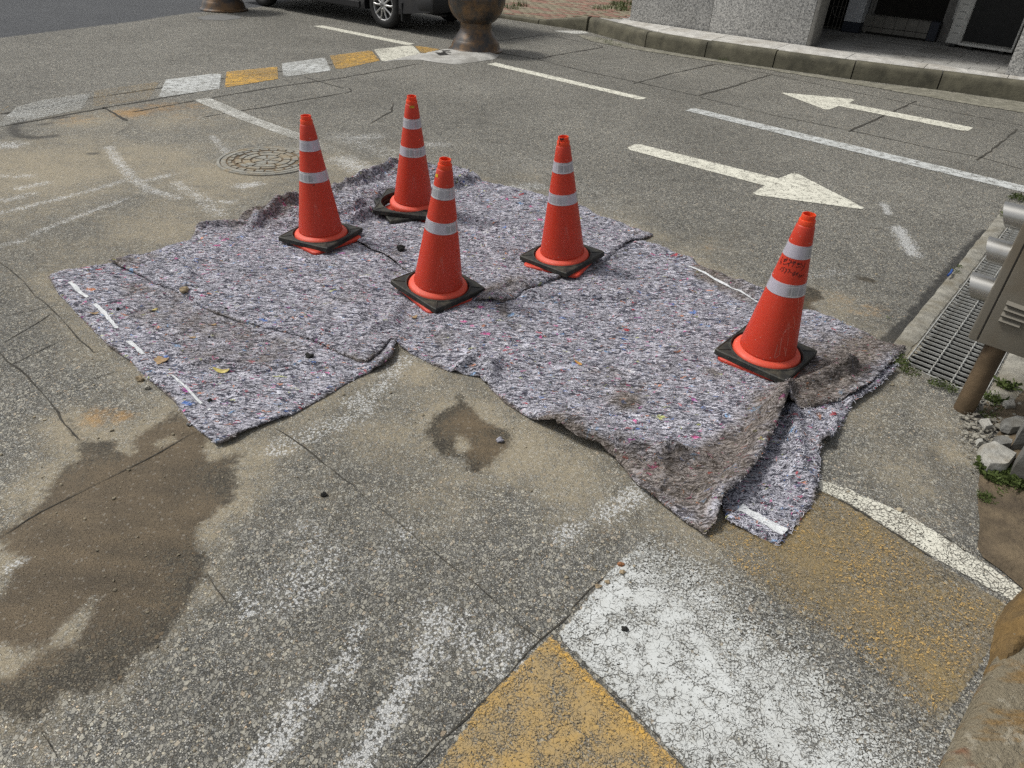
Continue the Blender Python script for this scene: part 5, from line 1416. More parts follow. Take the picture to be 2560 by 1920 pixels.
leaf(404, 902, .066, 2.2, M_LEAFB, 'broad lobed brown leaf by the white stripe of the left blanket', 5)
leaf(555, 930, .075, -.1, M_LEAFY, 'narrow yellow curled leaf in a fold of the left blanket', 0, .36, .9)
leaf(237, 788, .045, .1, M_LEAFB, 'small brown leaf between the stripe and the outer edge of the left blanket', 0, .35, .6)
leaf(386, 777, .035, .7, M_LEAFY, 'small tan leaf near the upper blanket edge', 0, .4)
leaf(482, 848, .035, -.1, M_LEAFB, 'small rust leaf in the middle of the left blanket', 0, .4)
leaf(534, 815, .03, .4, M_LEAFB, 'tiny brown leaf just below the edge of the overlapping blanket', 0, .4)
leaf(1445, 910, .05, -.9, simple_mat('orange_leaf', (.42, .22, .05), .7, var=.25, scale=60), 'ochre sliver of leaf on the large front blanket', 0, .3)['group'] = 'scraps on the front blanket'
leaf(1035, 797, .035, .4, M_LEAFB, 'curled brown leaf in front of the middle cone', 0, .6, 1.2)['group'] = 'scraps on the front blanket'


def clod(px, py, r, mat, label, seed, name='clod', cat='clod', grp='clods and stones lying about'):
    c = P(px, py, .01); z = float(felt_z(c)[0]); bm = bmesh.new(); bmesh.ops.create_icosphere(bm, subdivisions=3, radius=1)
    rg = random.Random(seed); off = rg.uniform(0, 50); V = []
    for v in bm.verts:
        k = 1 + .7 * float(fbm(np.array([v.co.x * 1.5 + off]), np.array([v.co.y * 1.5 + v.co.z * 1.3]), seed, 3)[0]); V.append((c[0] + v.co.x * r * k, c[1] + v.co.y * r * k * .85, z + r * .45 + v.co.z * r * .65 * k))
    bm.verts.index_update(); o = obj(name, V, [[v.index for v in f.verts] for f in bm.faces], mat, None, 40); bm.free()
    tag(o, label, cat, grp); return o


clod(1001, 627, .026, M_CLOD, 'largest black lump, on the rear blanket left of the middle cone', 1)
clod(774, 898, .018, M_CLOD, 'black lump on the left blanket near its white seamless edge', 2)
clod(463, 738, .022, M_TAN, 'sandy clod on the blanket left of the leftmost cone', 3)
clod(349, 945, .016, M_TAN, 'ochre clod against the outer edge of the left blanket', 4)
clod(368, 967, .014, M_CHUNK, 'pale pebble on the ground beside the left blanket', 5, 'stone', 'stone')
clod(810, 1233, .011, M_CLOD, 'black crumb on the bare ground in the foreground', 6)
clod(1562, 1570, .011, M_CLOD, 'black crumb on the white crossing paint', 7)
clod(1552, 1408, .012, simple_mat('rusty_clod', (.24, .11, .05), .95, bump=.6), 'reddish clod on the edge of the white paint', 8)
clod(1557, 1427, .010, M_TAN, 'tan pebble below the reddish clod', 9, 'stone', 'stone'); clod(1496, 1463, .010, M_TAN, 'tan pebble at the tip of the white paint edge', 10, 'stone', 'stone'); clod(1520, 1453, .009, M_TAN, 'smaller tan pebble between two others on the paint edge', 11, 'stone', 'stone')
clod(525, 851, .006, M_CLOD, 'black crumb on the seam of the left blanket', 12)
clod(524, 1003, .009, M_CLOD, 'black crumb near the lower end of the white stripe', 13)
clod(296, 778, .010, M_CLOD, 'flat black crumb near the upper part of the white stripe', 14)
clod(568, 783, .008, M_CLOD, 'black crumb on the edge of the overlapping left blanket', 15)
clod(1250, 1098, .015, simple_mat('felt_scrap', (.30, .30, .34), .95, var=.6, scale=120), 'grey tuft of felt on the wet ground', 16, 'felt_tuft', 'felt scrap')
clod(470, 1058, .010, M_CHUNKD, 'grey pebble at the left blanket corner', 17, 'stone', 'stone')
clod(2180, 199, .02, M_TAN, 'pale stone in the gutter below the kerb', 18, 'stone', 'stone')
_s = P(2365, 700); tag(MB().tube([(_s[0], _s[1], .03), (_s[0] + .03, _s[1] + .03, .035), (_s[0] + .07, _s[1] + .09, .03)], .007, 8).build('blue_cord', simple_mat('blue_rope', (.02, .06, .22), .6), None, 60), 'bit of blue cord on the gutter edge by the grate', 'cord')
# ------------------------------------------------------------------ far side: kerb, pavement, building
KH = .225
KB = [(1465, 78), (1605, 117), (1700, 134), (1850, 158), (2125, 198), (2345, 225), (2560, 255), (2760, 283)]     # foot of the kerb
KBW = PL(KB)
M_KERB = simple_mat('mossy_kerb_stone', (.115, .107, .075), .85, var=.25, scale=5, bump=.4, bscale=45, dirt=(.045, .043, .03), dirt_amt=.8, dirt_scale=3.5)
M_PAVE = simple_mat('granite_paving', (.36, .355, .335), .8, var=.25, scale=70, bump=.2, bscale=90, dirt=(.14, .13, .115), dirt_amt=.6, dirt_scale=2.2)
M_CEM = simple_mat('cement_strip', (.47, .46, .43), .9, var=.2, scale=8, bump=.5, bscale=40, dirt=(.28, .25, .20), dirt_amt=.5, dirt_scale=2.5)


def along(pl, s):
    L = np.r_[0, np.cumsum(np.linalg.norm(np.diff(pl, axis=0), axis=1))]
    s = np.clip(s, 0, L[-1]); return np.array([np.interp(s, L, pl[:, 0]), np.interp(s, L, pl[:, 1])])


def s_of(pl, q):
    best = (9e9, 0); L = 0
    for i in range(len(pl) - 1):
        ab = pl[i + 1] - pl[i]; l = np.linalg.norm(ab); t_ = np.clip((q - pl[i]) @ ab / l ** 2, 0, 1); d_ = np.linalg.norm(q - pl[i] - t_ * ab)
        if d_ < best[0]: best = (d_, L + t_ * l)
        L += l
    return best[1]


kerb = empty('kerb', (*KBW[0], 0)); kerb['kind'] = 'structure'
JPX = [(1466, 79), (1612, 118), (1759, 144), (1930, 170), (2126, 198), (2342, 225), (2560, 255), (2750, 282)]
JS = [s_of(KBW, P(*j)) for j in JPX]


def kerb_piece(s0, s1, h0, h1, pl=KBW, nseg=6, name='kerb_stone'):
    V = []; Fc = []; prof = [(0, -.05), (.004, .0), (.012, .72), (.022, .90), (.045, .985), (.075, 1.0), (.17, 1.0), (.17, -.05)]; m = len(prof)
    for i in range(nseg + 1):
        f = i / nseg; q = along(pl, s0 + (s1 - s0) * f); q2 = along(pl, min(s0 + (s1 - s0) * f + .05, s1 + .05)); q1 = along(pl, max(s0 + (s1 - s0) * f - .05, 0)); d_ = (q2 - q1) / np.linalg.norm(q2 - q1); nn = np.array([-d_[1], d_[0]]); nn = nn if nn @ q > 0 else -nn
        for a_, b_ in prof:
            w_ = q + nn * a_; V.append((w_[0], w_[1], b_ * (h0 + (h1 - h0) * f) if b_ > 0 else b_))
    for i in range(nseg):
        for j in range(m - 1): Fc.append((i * m + j, i * m + j + 1, (i + 1) * m + j + 1, (i + 1) * m + j))
    Fc += [tuple(range(m - 1, -1, -1)), tuple(range(nseg * m, nseg * m + m))]
    return obj(name, V, Fc, M_KERB, kerb, 40)


for i in range(len(JS) - 1): kerb_piece(JS[i] + .008, JS[i + 1] - .008, KH - .006 * (i % 2), KH - .004 * ((i + 1) % 3))
KLW = PL([(1150, 22), (1240, 44), (1345, 60), (1465, 78)])
sl = s_of(KLW, P(1345, 60)); kerb_piece(sl + .01, s_of(KLW, P(1465, 78)) - .01, .07, KH, KLW, 8); kerb_piece(s_of(KLW, P(1240, 44)), sl - .01, .06, .07, KLW, 6); kerb_piece(0, s_of(KLW, P(1240, 44)) - .01, .05, .06, KLW, 6)

# building frame: u runs along the wall to the right, v into the building
U0 = P(2023, 120, KH); _ul, _ur = P(1577, 54, KH), P(2511, 190, KH)
BU = (_ur - _ul) / np.linalg.norm(_ur - _ul); BV = np.array([-BU[1], BU[0]]); BV = BV if BV @ U0 > 0 else -BV
BR = Matrix(((BU[0], BV[0], 0), (BU[1], BV[1], 0), (0, 0, 1)))


def uv(px, py, z=KH): q = P(px, py, z) - U0; return q @ BU, q @ BV


def bp(u_, v_, z): q = U0 + BU * u_ + BV * v_; return (q[0], q[1], z)


uL = (_ul - U0) @ BU; uR = (_ur - U0) @ BU
# pavement between kerb and building
kt = [along(KBW, s_) for s_ in np.linspace(JS[0], JS[-1], 24)]
off = []
for i, q in enumerate(kt):
    d_ = (kt[min(i + 1, 23)] - kt[max(i - 1, 0)]); d_ /= np.linalg.norm(d_); nn = np.array([-d_[1], d_[0]]); nn = nn if nn @ q > 0 else -nn; off.append(q + nn * .172)
back = [np.array(bp(uR + 3, 3.4, 0)[:2]), np.array(bp(uL - .25, 3.4, 0)[:2])]
pv = ccw(np.array(off + back))
n = len(pv); pav = obj('pavement', [(*q, KH - .012) for q in pv] + [(*q, -.02) for q in pv], [tuple(range(n)), tuple(range(2 * n - 1, n - 1, -1))] + [(i, i + n, (i + 1) % n + n, (i + 1) % n) for i in range(n)], M_PAVE); pav['kind'] = 'structure'
# paving stones in the niche
for r_ in range(6):
    for c_ in range(int((uR + .02) / .6) + 1):
        u0 = .02 + c_ * .6 + (.3 if r_ % 2 else 0) - .3; u1 = min(u0 + .592, uR - .03); u0 = max(u0, .03); v0 = -.02 + r_ * .42; v1 = v0 + .412
        if u1 - u0 < .1 or v0 > 2.6: continue
        MB().box(bp((u0 + u1) / 2, (v0 + v1) / 2, KH - .008 + .0015 * ((r_ * 7 + c_ * 3) % 3)), (u1 - u0, v1 - v0, .02), BR, .003).build('paving_stone', M_PAVE, pav)
# cement strip between kerb and wall, in pieces
cs = np.linspace(uL - .1, uR + 2, 9)
for i in range(8):
    V = []; Fc = []; ns = 8
    for j in range(ns + 1):
        u_ = cs[i] + .004 + (cs[i + 1] - cs[i] - .008) * j / ns; base = np.array(bp(u_, 0, 0)[:2]); dk = s_of(np.array(off), base); kq = along(np.array(off), dk); d_ = max((base - kq) @ BV, .06)
        for f, z in ((.0, .002), (.03, .012), (.5, .026), (.96, .036), (.99, .0)):
            q = bp(u_, -d_ * (1 - f) - .002, 0); V.append((q[0], q[1], KH - .01 + z + .004 * float(vnoise(np.array([u_ * 5]), np.array([f * 5]), i)[0])))
    for j in range(ns):
        for k_ in range(4): Fc.append((j * 5 + k_, (j + 1) * 5 + k_, (j + 1) * 5 + k_ + 1, j * 5 + k_ + 1))
    obj('cement_strip', V, Fc, M_CEM, pav, 60)


def granite():
    t = NT('speckled_granite'); co = t.co()
    v = t.vor(co, 85, dim='3D'); r = t.sep(v.outputs['Color']); n = t.noise(co, 1.5, 5, .6); n2 = t.noise(co, 40, 3, .6)
    c = t.ramp(r[0], [(0, (.14, .14, .138)), (.2, (.30, .30, .295)), (.5, (.44, .437, .42)), (1, (.62, .61, .58))])
    c = t.mix(1.0, c, t.mr(n2, .3, .7, .75, 1.25), 'MULTIPLY')
    c = t.mix(t.math('MULTIPLY', t.mr(n, .52, .75), .45), c, (.16, .155, .14))
    t.bsdf(c, .6, 0, None, .4); return t.m


M_GRAN = granite(); M_JAMB = simple_mat('door_jamb_stone', (.19, .185, .17), .7, var=.2, scale=20)
bld = empty('building', bp(0, 0, KH)); tag(bld, 'granite clad building with an open niche behind the kerb', 'building')
HB = 3.2


def bbox(name, u0, u1, v0, v1, z0, z1, mat, bev=0.0, parent=None):
    return MB().box(bp((u0 + u1) / 2, (v0 + v1) / 2, (z0 + z1) / 2), (u1 - u0, v1 - v0, z1 - z0), BR, bev).build(name, mat, parent or bld, 35)


zt = KH + .02
um = uv(1787, 80)[0]
bbox('wall_panel', uL, um - .003, 0, .35, zt, HB, M_GRAN, .004); bbox('wall_panel', um + .003, -.06, 0, .35, zt, HB, M_GRAN, .004)
bbox('wall_core', uL + .02, -.01, .02, .40, 0, HB - .01, M_JAMB)
bbox('jamb', -.056, .0, .004, .40, zt, HB, M_JAMB, .004)
bbox('pillar', uR, uR + .55, .0, .6, zt, HB, M_GRAN, .006); bbox('wall_panel', uR + .556, uR + 3, 0, .5, zt, HB, M_GRAN, .004)
bbox('back_wall', uL, uR + 3, 3.1, 3.3, 0, HB, simple_mat('dim_plaster', (.3, .29, .27), .9)); bbox('side_wall', uR + .1, uR + .5, .62, 3.1, 0, HB, M_JAMB)
bbox('lintel', uL + .03, uR, 0.412, 3.2, 2.75, HB - .003, M_JAMB); bbox('roof_slab', uL + .01, uR + 3, .01, 3.4, HB, HB + .25, M_JAMB)
# low tiled bench at the back of the niche
M_TILE = simple_mat('grey_brown_tile', (.21, .20, .175), .35, var=.15, scale=3, spec=.5); M_NAVY = simple_mat('navy_paint', (.035, .04, .055), .6)
b0, vb = uv(2150, 79); b1, vb1 = uv(2330, 104); vb = max(vb, vb1) if False else (vb + vb1) / 2
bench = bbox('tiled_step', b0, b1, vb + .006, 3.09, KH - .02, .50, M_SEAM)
nt = 6; tw = (b1 - .12 - b0) / nt
for i in range(nt):
    u_ = b0 + i * tw
    MB().box(bp(u_ + tw / 2, vb + .002, KH + .06), (tw - .006, .014, .075), BR, .002).build('tile', M_TILE, bench); MB().box(bp(u_ + tw / 2, vb + .002, KH + .188), (tw - .006, .014, .165), BR, .002).build('tile', M_TILE, bench)
    MB().box(bp(u_ + tw / 2, vb + .14, .504), (tw - .006, .28, .012), BR, .002).build('tile', M_TILE, bench)
    for r_ in range(3): MB().box(bp(u_ + tw / 2, vb + .62, .62 + r_ * .31), (tw - .006, .014, .30), BR, .002).build('tile', M_TILE, bench)
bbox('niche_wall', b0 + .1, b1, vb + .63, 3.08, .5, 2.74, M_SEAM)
bbox('end_block', b1 - .115, b1 + .02, vb - .005, vb + .45, KH, .51, M_NAVY)
# white pillar with navy foot, ironwork left of it
p0, vp = uv(2102, 77); p1, _ = uv(2146, 82)
bbox('pillar_foot', p0, p1, vp, vp + .5, KH, KH + .16, M_NAVY); bbox('white_pillar', p0 + .002, p1 - .002, vp + .002, vp + .5, KH + .16, 2.74, simple_mat('white_wall_paint', (.62, .64, .66), .7, var=.05))
bbox('dark_post', p1 + .03, p1 + .07, vp + .2, vp + .24, KH, 2.74, M_JAMB)
M_BAR = simple_mat('dull_iron_bar', (.16, .15, .13), .5, .6)
gt = empty('gate', bp(.1, vp + .05, KH)); gt.parent = bld; gt.matrix_parent_inverse = bld.matrix_basis.inverted()
g0 = -.9; g1 = p0 - .02
for f in (.1, .25, .4, .55, .7, .82, .94):
    u_ = g0 + (g1 - g0) * f; MB().tube([bp(u_, vp + .04, KH + .01), bp(u_, vp + .04, 1.9)], .008, 8).build('gate_bar', M_BAR, gt)
for z in (KH + .03, KH + .36, 1.2): MB().tube([bp(g0, vp + .04, z), bp(g1, vp + .04, z)], .008, 8).build('gate_rail', M_BAR, gt)
um_ = g0 + (g1 - g0) * .82; MB().tube([bp(um_ + .13 * math.cos(a_), vp + .03, KH + .36 + .16 * math.sin(a_) * (1 if a_ < 0 else 0)) for a_ in np.linspace(-math.pi, 0, 14)], .007, 8, True).build('gate_scroll', M_BAR, gt)
bbox('end_wall', uL + .02, uL + .3, .41, 3.09, 0, HB - .02, M_JAMB)
bbox('dark_doorway', -1.6, p0, vp + .3, vp + .36, KH, 2.74, M_SEAM)  # black sheet added to paint the shade behind the gate

# air conditioner outdoor unit
M_AC = simple_mat('off_white_ac_paint', (.66, .66, .62), .55, var=.06, scale=4, dirt=(.32, .30, .26), dirt_amt=.35); M_COIL = simple_mat('dark_coil', (.012, .013, .013), .5, .2)
a0, va0 = uv(2344, 108, KH + .05); a1, va1 = uv(2394, 112, KH + .05); a2, va2 = uv(2530, 132, KH + .05)
d1 = np.array([a2 - a1, va2 - va1]); Lc = np.linalg.norm(d1); d1 /= Lc
acu = BU * d1[0] + BV * d1[1]; acv = np.array([-acu[1], acu[0]]); acv = acv if acv @ U0 > 0 else -acv
AO = U0 + BU * a1 + BV * va1; AR = Matrix(((acu[0], acv[0], 0), (acu[1], acv[1], 0), (0, 0, 1)))
def ap(x, y, z): q = AO + acu * x + acv * y; return Vector((q[0], q[1], KH + .05 + z))
ac = empty('air_conditioner', tuple(ap(Lc / 2, .17, -.05))); tag(ac, 'off white air conditioner unit with a dark coil face in the building niche', 'air conditioner')
HA = .95
wleft = a1 - a0 + .0
MB().box(ap(Lc / 2, .19, HA / 2), (Lc, .33, HA), AR, .012).build('casing', M_AC, ac, 35)
MB().box(ap(Lc / 2 + .005, .012, HA / 2 + .02), (Lc - .05, .024, HA - .09), AR).build('coil_panel', M_COIL, ac)
fr = MB()
for x, z, w_, h_ in ((.012, HA / 2, .024, HA), (Lc - .014, HA / 2, .028, HA), (Lc / 2, .016, Lc - .05, .032), (Lc / 2, HA - .02, Lc - .05, .04)): fr.box(ap(x, .004, z), (w_, .04, h_), AR, .004)
fr.build('frame', M_AC, ac, 35)
fins = MB()
for i in range(48): fins.box(ap(Lc / 2, -.002, .05 + i * .0178), (Lc - .06, .006, .003), AR)
fins.build('coil_fins', simple_mat('dark_fins', (.022, .023, .023), .5, .3), ac)['kind'] = 'stuff'
# service panel on the left, turned slightly
sp0 = AO - acu * .205 + acv * (.0); 
MB().box(ap(-.102, .17, HA / 2), (.20, .30, HA), AR, .014).build('service_panel', M_AC, ac, 35)
svp = [o for o in ac.children if o.name.startswith('service_panel')][0]
for i in range(7): MB().box(ap(-.10, .017, .16 + i * .10), (.085, .016, .016), AR, .005).build('grip_slot', simple_mat('slot_shade', (.42, .42, .40), .6) if i == 0 else bpy.data.materials['slot_shade'], svp, 35)
MB().box(ap(-.10, .0185, .40), (.155, .004, .66), AR, .001).build('panel_inset', M_AC, svp)
sl_ = MB()
for i in range(46): sl_.box(ap(.030, -.018, .06 + i * .0185), (.030, .006, .008), AR @ Matrix.Rotation(.5, 3, 'Y'))
sl_.build('side_fins', M_AC, ac)['kind'] = 'stuff'
for x in (-.08, .18, Lc - .15): MB().box(ap(x, .17, -.025), (.08, .34, .05), AR, .006).build('foot', M_COIL, ac, 35)
pp = [ap(-.235, .12, z) for z in (.95, .8, .62, .5, .40, .33)]; pp = [p + Vector((.012 * math.sin(i * 2.1), .012 * math.cos(i * 1.7), 0)) for i, p in enumerate(pp)]
MB().tube(pp, [.02, .024, .021, .025, .022, .016], 10).build('wrapped_pipe', simple_mat('white_pipe_wrap', (.55, .55, .52), .7, bump=.5), ac, 60)

# ------------------------------------------------------------------ brick pavement behind the low kerb
M_BR1 = simple_mat('tan_paver', (.22, .19, .13), .9, var=.25, scale=6, bump=.3); M_BR2 = simple_mat('red_paver', (.23, .13, .095), .9, var=.25, scale=6, bump=.3); M_JOINT = simple_mat('joint_soil', (.06, .055, .035), .95)
f0 = P(1240, 44); f1 = P(1465, 78); fu = (f1 - f0) / np.linalg.norm(f1 - f0); fv = np.array([-fu[1], fu[0]]); fv = fv if fv @ f0 > 0 else -fv
FL = np.linalg.norm(f1 - f0)
s_r0 = (P(1345, 60) - f0) @ fu


def bz(a_): return .06 + (KH - .06) * float(sst(s_r0, FL, np.array(a_)))


bed = empty('brick_pavement', (*f0, 0)); bed['kind'] = 'structure'
V = []; Fc = []; na = 24
for i in range(na + 1):
    a_ = -9 + (FL + 10.5) * i / na
    for b_ in (.17, 16): q = f0 + fu * a_ + fv * b_; V.append((q[0], q[1], bz(a_) - .02))
for i in range(na): Fc.append((2 * i, 2 * i + 2, 2 * i + 3, 2 * i + 1))
obj('joint_bed', V, Fc, M_JOINT, bed)
cnt = []
for r_ in range(60):
    for c_ in range(60):
        a_ = -2.0 + c_ * .235 + (.117 if r_ % 2 else 0); b_ = .29 + r_ * .125; q = f0 + fu * a_ + fv * b_
        if (q - U0) @ BU > uL - .05 and (q - U0) @ BV > -.32: continue
        if a_ > FL + .4: continue
        x, y = proj((q[0], q[1], bz(a_)))
        if -60 < y < 120 and 1180 < x < 1640: cnt.append((np.linalg.norm(q), a_, b_, q))
cnt.sort(key=lambda e_: e_[0])
Rb = Matrix(((fu[0], fv[0], 0), (fu[1], fv[1], 0), (0, 0, 1)))
bt = MB().box((0, 0, 0), (.225, .115, .06), None, .006); bm1 = mesh('brick', bt.V, bt.F, 35); bm1.materials.append(M_BR1); bm2 = bm1.copy(); bm2.materials.clear(); bm2.materials.append(M_BR2)
rest = {0: MB(), 1: MB()}
for i, (dist, a_, b_, q) in enumerate(cnt):
    red = (int(b_ / .5) % 2 == 1 and random.random() < .7) or random.random() < .1
    Mx = Matrix.Translation((q[0], q[1], bz(a_) - .03 + random.uniform(-.004, .004))) @ (Rb @ Matrix.Rotation(random.uniform(-.02, .02), 3, 'Z') @ Matrix.Rotation(random.uniform(-.015, .015), 3, 'X')).to_4x4()
    if i < 290:
        o = link('brick', bm2 if red else bm1, None, bed); o.matrix_basis = Mx
    else: rest[int(red)].add([Mx @ Vector(v) for v in bt.V], bt.F)
for k_ in rest:
    if rest[k_].V: rest[k_].build('far_bricks', M_BR2 if k_ else M_BR1, bed, 35)['kind'] = 'stuff'
def weeds_at(name, pts, n, hh, rr, lab):
    mb = MB(); rg = random.Random(5)
    for (x, y, z) in pts:
        for _ in range(n):
            a = rg.uniform(0, 6.28); r = rr * math.sqrt(rg.random()); L = hh * rg.uniform(.4, 1.1); an = rg.uniform(0, 6.28); p0 = Vector((x + r * math.cos(a), y + r * math.sin(a), z)); d = Vector((math.cos(an), math.sin(an), 0)); s = Vector((-d.y, d.x, 0)) * L * .05
            mb.add([p0 - s, p0 + s, p0 + d * L * .5 + Vector((0, 0, L * .8))], [(0, 1, 2)])
    o = mb.build(name, M_WEED); o['kind'] = 'stuff'; o['label'] = lab
def bpz(px, py):
    z = .2
    q = P(px, py, KH); return (q[0], q[1], KH - .01)
weeds_at('grass', [bpz(x, y) for x, y in ((1545, 14), (1560, 18), (1530, 20), (1570, 12), (1555, 26), (1500, 22), (1574, 24), (1300, 14), (1280, 20), (1540, 10), (1565, 8))], 60, .14, .16, 'long grass at the corner of the granite wall')
weeds_at('grass', [(*P(x, y), .004) for x, y in ((1521, 104), (1530, 112), (1550, 116), (1805, 150), (1815, 152), (1500, 100), (1515, 108))], 40, .06, .07, 'tufts of grass in the gutter below the kerb')
o = slab('gutter_dirt', [(1440, 88), (1500, 95), (1600, 118), (1700, 136), (1850, 160), (2125, 200), (2345, 227), (2560, 257), (2760, 285), (2760, 312), (2560, 283), (2345, 248), (2200, 222), (2050, 196), (1900, 172), (1700, 142), (1560, 120), (1480, 104)], .012, simple_mat('gutter_sand', (.21, .20, .16), .95, var=.3, scale=12, bump=.9, bscale=40, dirt=(.14, .135, .10), dirt_amt=.7, dirt_scale=5), None, .06, .05, .014, 31, 'structure', .003, .05)

# ------------------------------------------------------------------ flower urns
def urn_mat():
    t = NT('bronzed_urn'); co = t.co(); n = t.noise(co, 4.5, 5, .65); n2 = t.noise(co, 60, 3, .65)
    c = t.mix(t.mr(n, .38, .66), (.045, .043, .042), (.165, .095, .042)); c = t.mix(t.math('MULTIPLY', t.math('GREATER_THAN', n2, .62), .5), c, (.02, .017, .014))
    t.bsdf(c, .42, .25, t.bump(n2, .12, .01), .5); return t.m


M_URN = urn_mat(); M_LEAF = simple_mat('planter_foliage', (.05, .10, .025), .6, var=.4, scale=25)


def urn(c, r, label, seed):
    root = empty('flower_urn', (c[0], c[1], 0)); tag(root, label, 'flower urn', 'big bronze coloured flower urns on the road')
    k = r / .385; C = (c[0], c[1], .0)
    foot = [(.385, .0), (.392, .012), (.385, .026), (.362, .036), (.352, .05), (.34, .10), (.318, .142), (.314, .146), (.312, .150), (.28, .20), (.245, .245), (.228, .275), (.222, .30)]
    MB().lathe([(a_ * k, z * k) for a_, z in foot], 64, C).build('foot', M_URN, root, 30)
    MB().lathe([(a_ * k, z * k) for a_, z in [(.222, .3005), (.221, .33), (.222, .36), (.232, .372)]], 64, C).build('waist', M_URN, root, 40)
    bowl = [(.232, .3725), (.27, .395), (.32, .44), (.362, .50), (.388, .57), (.398, .64), (.401, .665), (.404, .668), (.402, .672), (.405, .74), (.412, .80), (.44, .84), (.46, .85), (.46, .88), (.43, .88), (.40, .83), (.38, .80), (.001, .80)]
    MB().lathe([(a_ * k, z * k) for a_, z in bowl], 64, C).build('bowl', M_URN, root, 30)
    rg = random.Random(seed); mb = MB()
    for _ in range(700):
        a_ = rg.uniform(0, 6.28); rr = .44 * k * math.sqrt(rg.random()); h = .80 + rg.random() * .38 * (1.1 - rr / (.5 * k)); p0 = Vector((c[0] + rr * math.cos(a_), c[1] + rr * math.sin(a_), h * k)); an = rg.uniform(0, 6.28); d = Vector((math.cos(an), math.sin(an), rg.uniform(-.4, .5))) * .05; s = Vector((-d.y, d.x, .01)) * .5
        mb.add([p0 - d, p0 + s, p0 + d, p0 - s], [(0, 1, 2, 3)])
    for _ in range(40):
        a_ = rg.uniform(0, 6.28); rr = .455 * k; p0 = Vector((c[0] + rr * math.cos(a_), c[1] + rr * math.sin(a_), (.84 - rg.random() * .12) * k)); d = Vector((math.cos(a_) * .3, math.sin(a_) * .3, -1)) * .035; s = Vector((-math.sin(a_), math.cos(a_), 0)) * .02
        mb.add([p0 - d, p0 + s, p0 + d, p0 - s], [(0, 1, 2, 3)])
    mb.build('foliage', M_LEAF, root)
    return root


urn(P(1189, 126), .385, 'bronze flower urn beside the white dash, just in front of the van', 1)
urn(P(561, 25), .40, 'bronze flower urn at the top left, standing alone before the dark asphalt', 2)
_h = P(1136, 132); chunk('hole_edge', [(1085, 133), (1105, 127), (1130, 126), (1128, 140), (1100, 141)], .02, .012, simple_mat('dark_hole', (.02, .019, .017), .95), 3, .02, ROAD)

# ------------------------------------------------------------------ parked van
M_VAN = simple_mat('black_van_paint', (.012, .012, .014), .22, .0, var=.2, scale=2, spec=.6, dirt=(.05, .045, .04), dirt_amt=.25); M_PLAST = simple_mat('black_plastic', (.016, .016, .017), .6); M_TYRE = simple_mat('tyre_rubber', (.020, .020, .020), .75, var=.3, scale=30, bump=.2); M_RIM = simple_mat('alloy_rim', (.48, .48, .47), .35, .75, var=.08); M_GLASS = simple_mat('dark_glass', (.01, .012, .014), .05, 0, spec=.8)


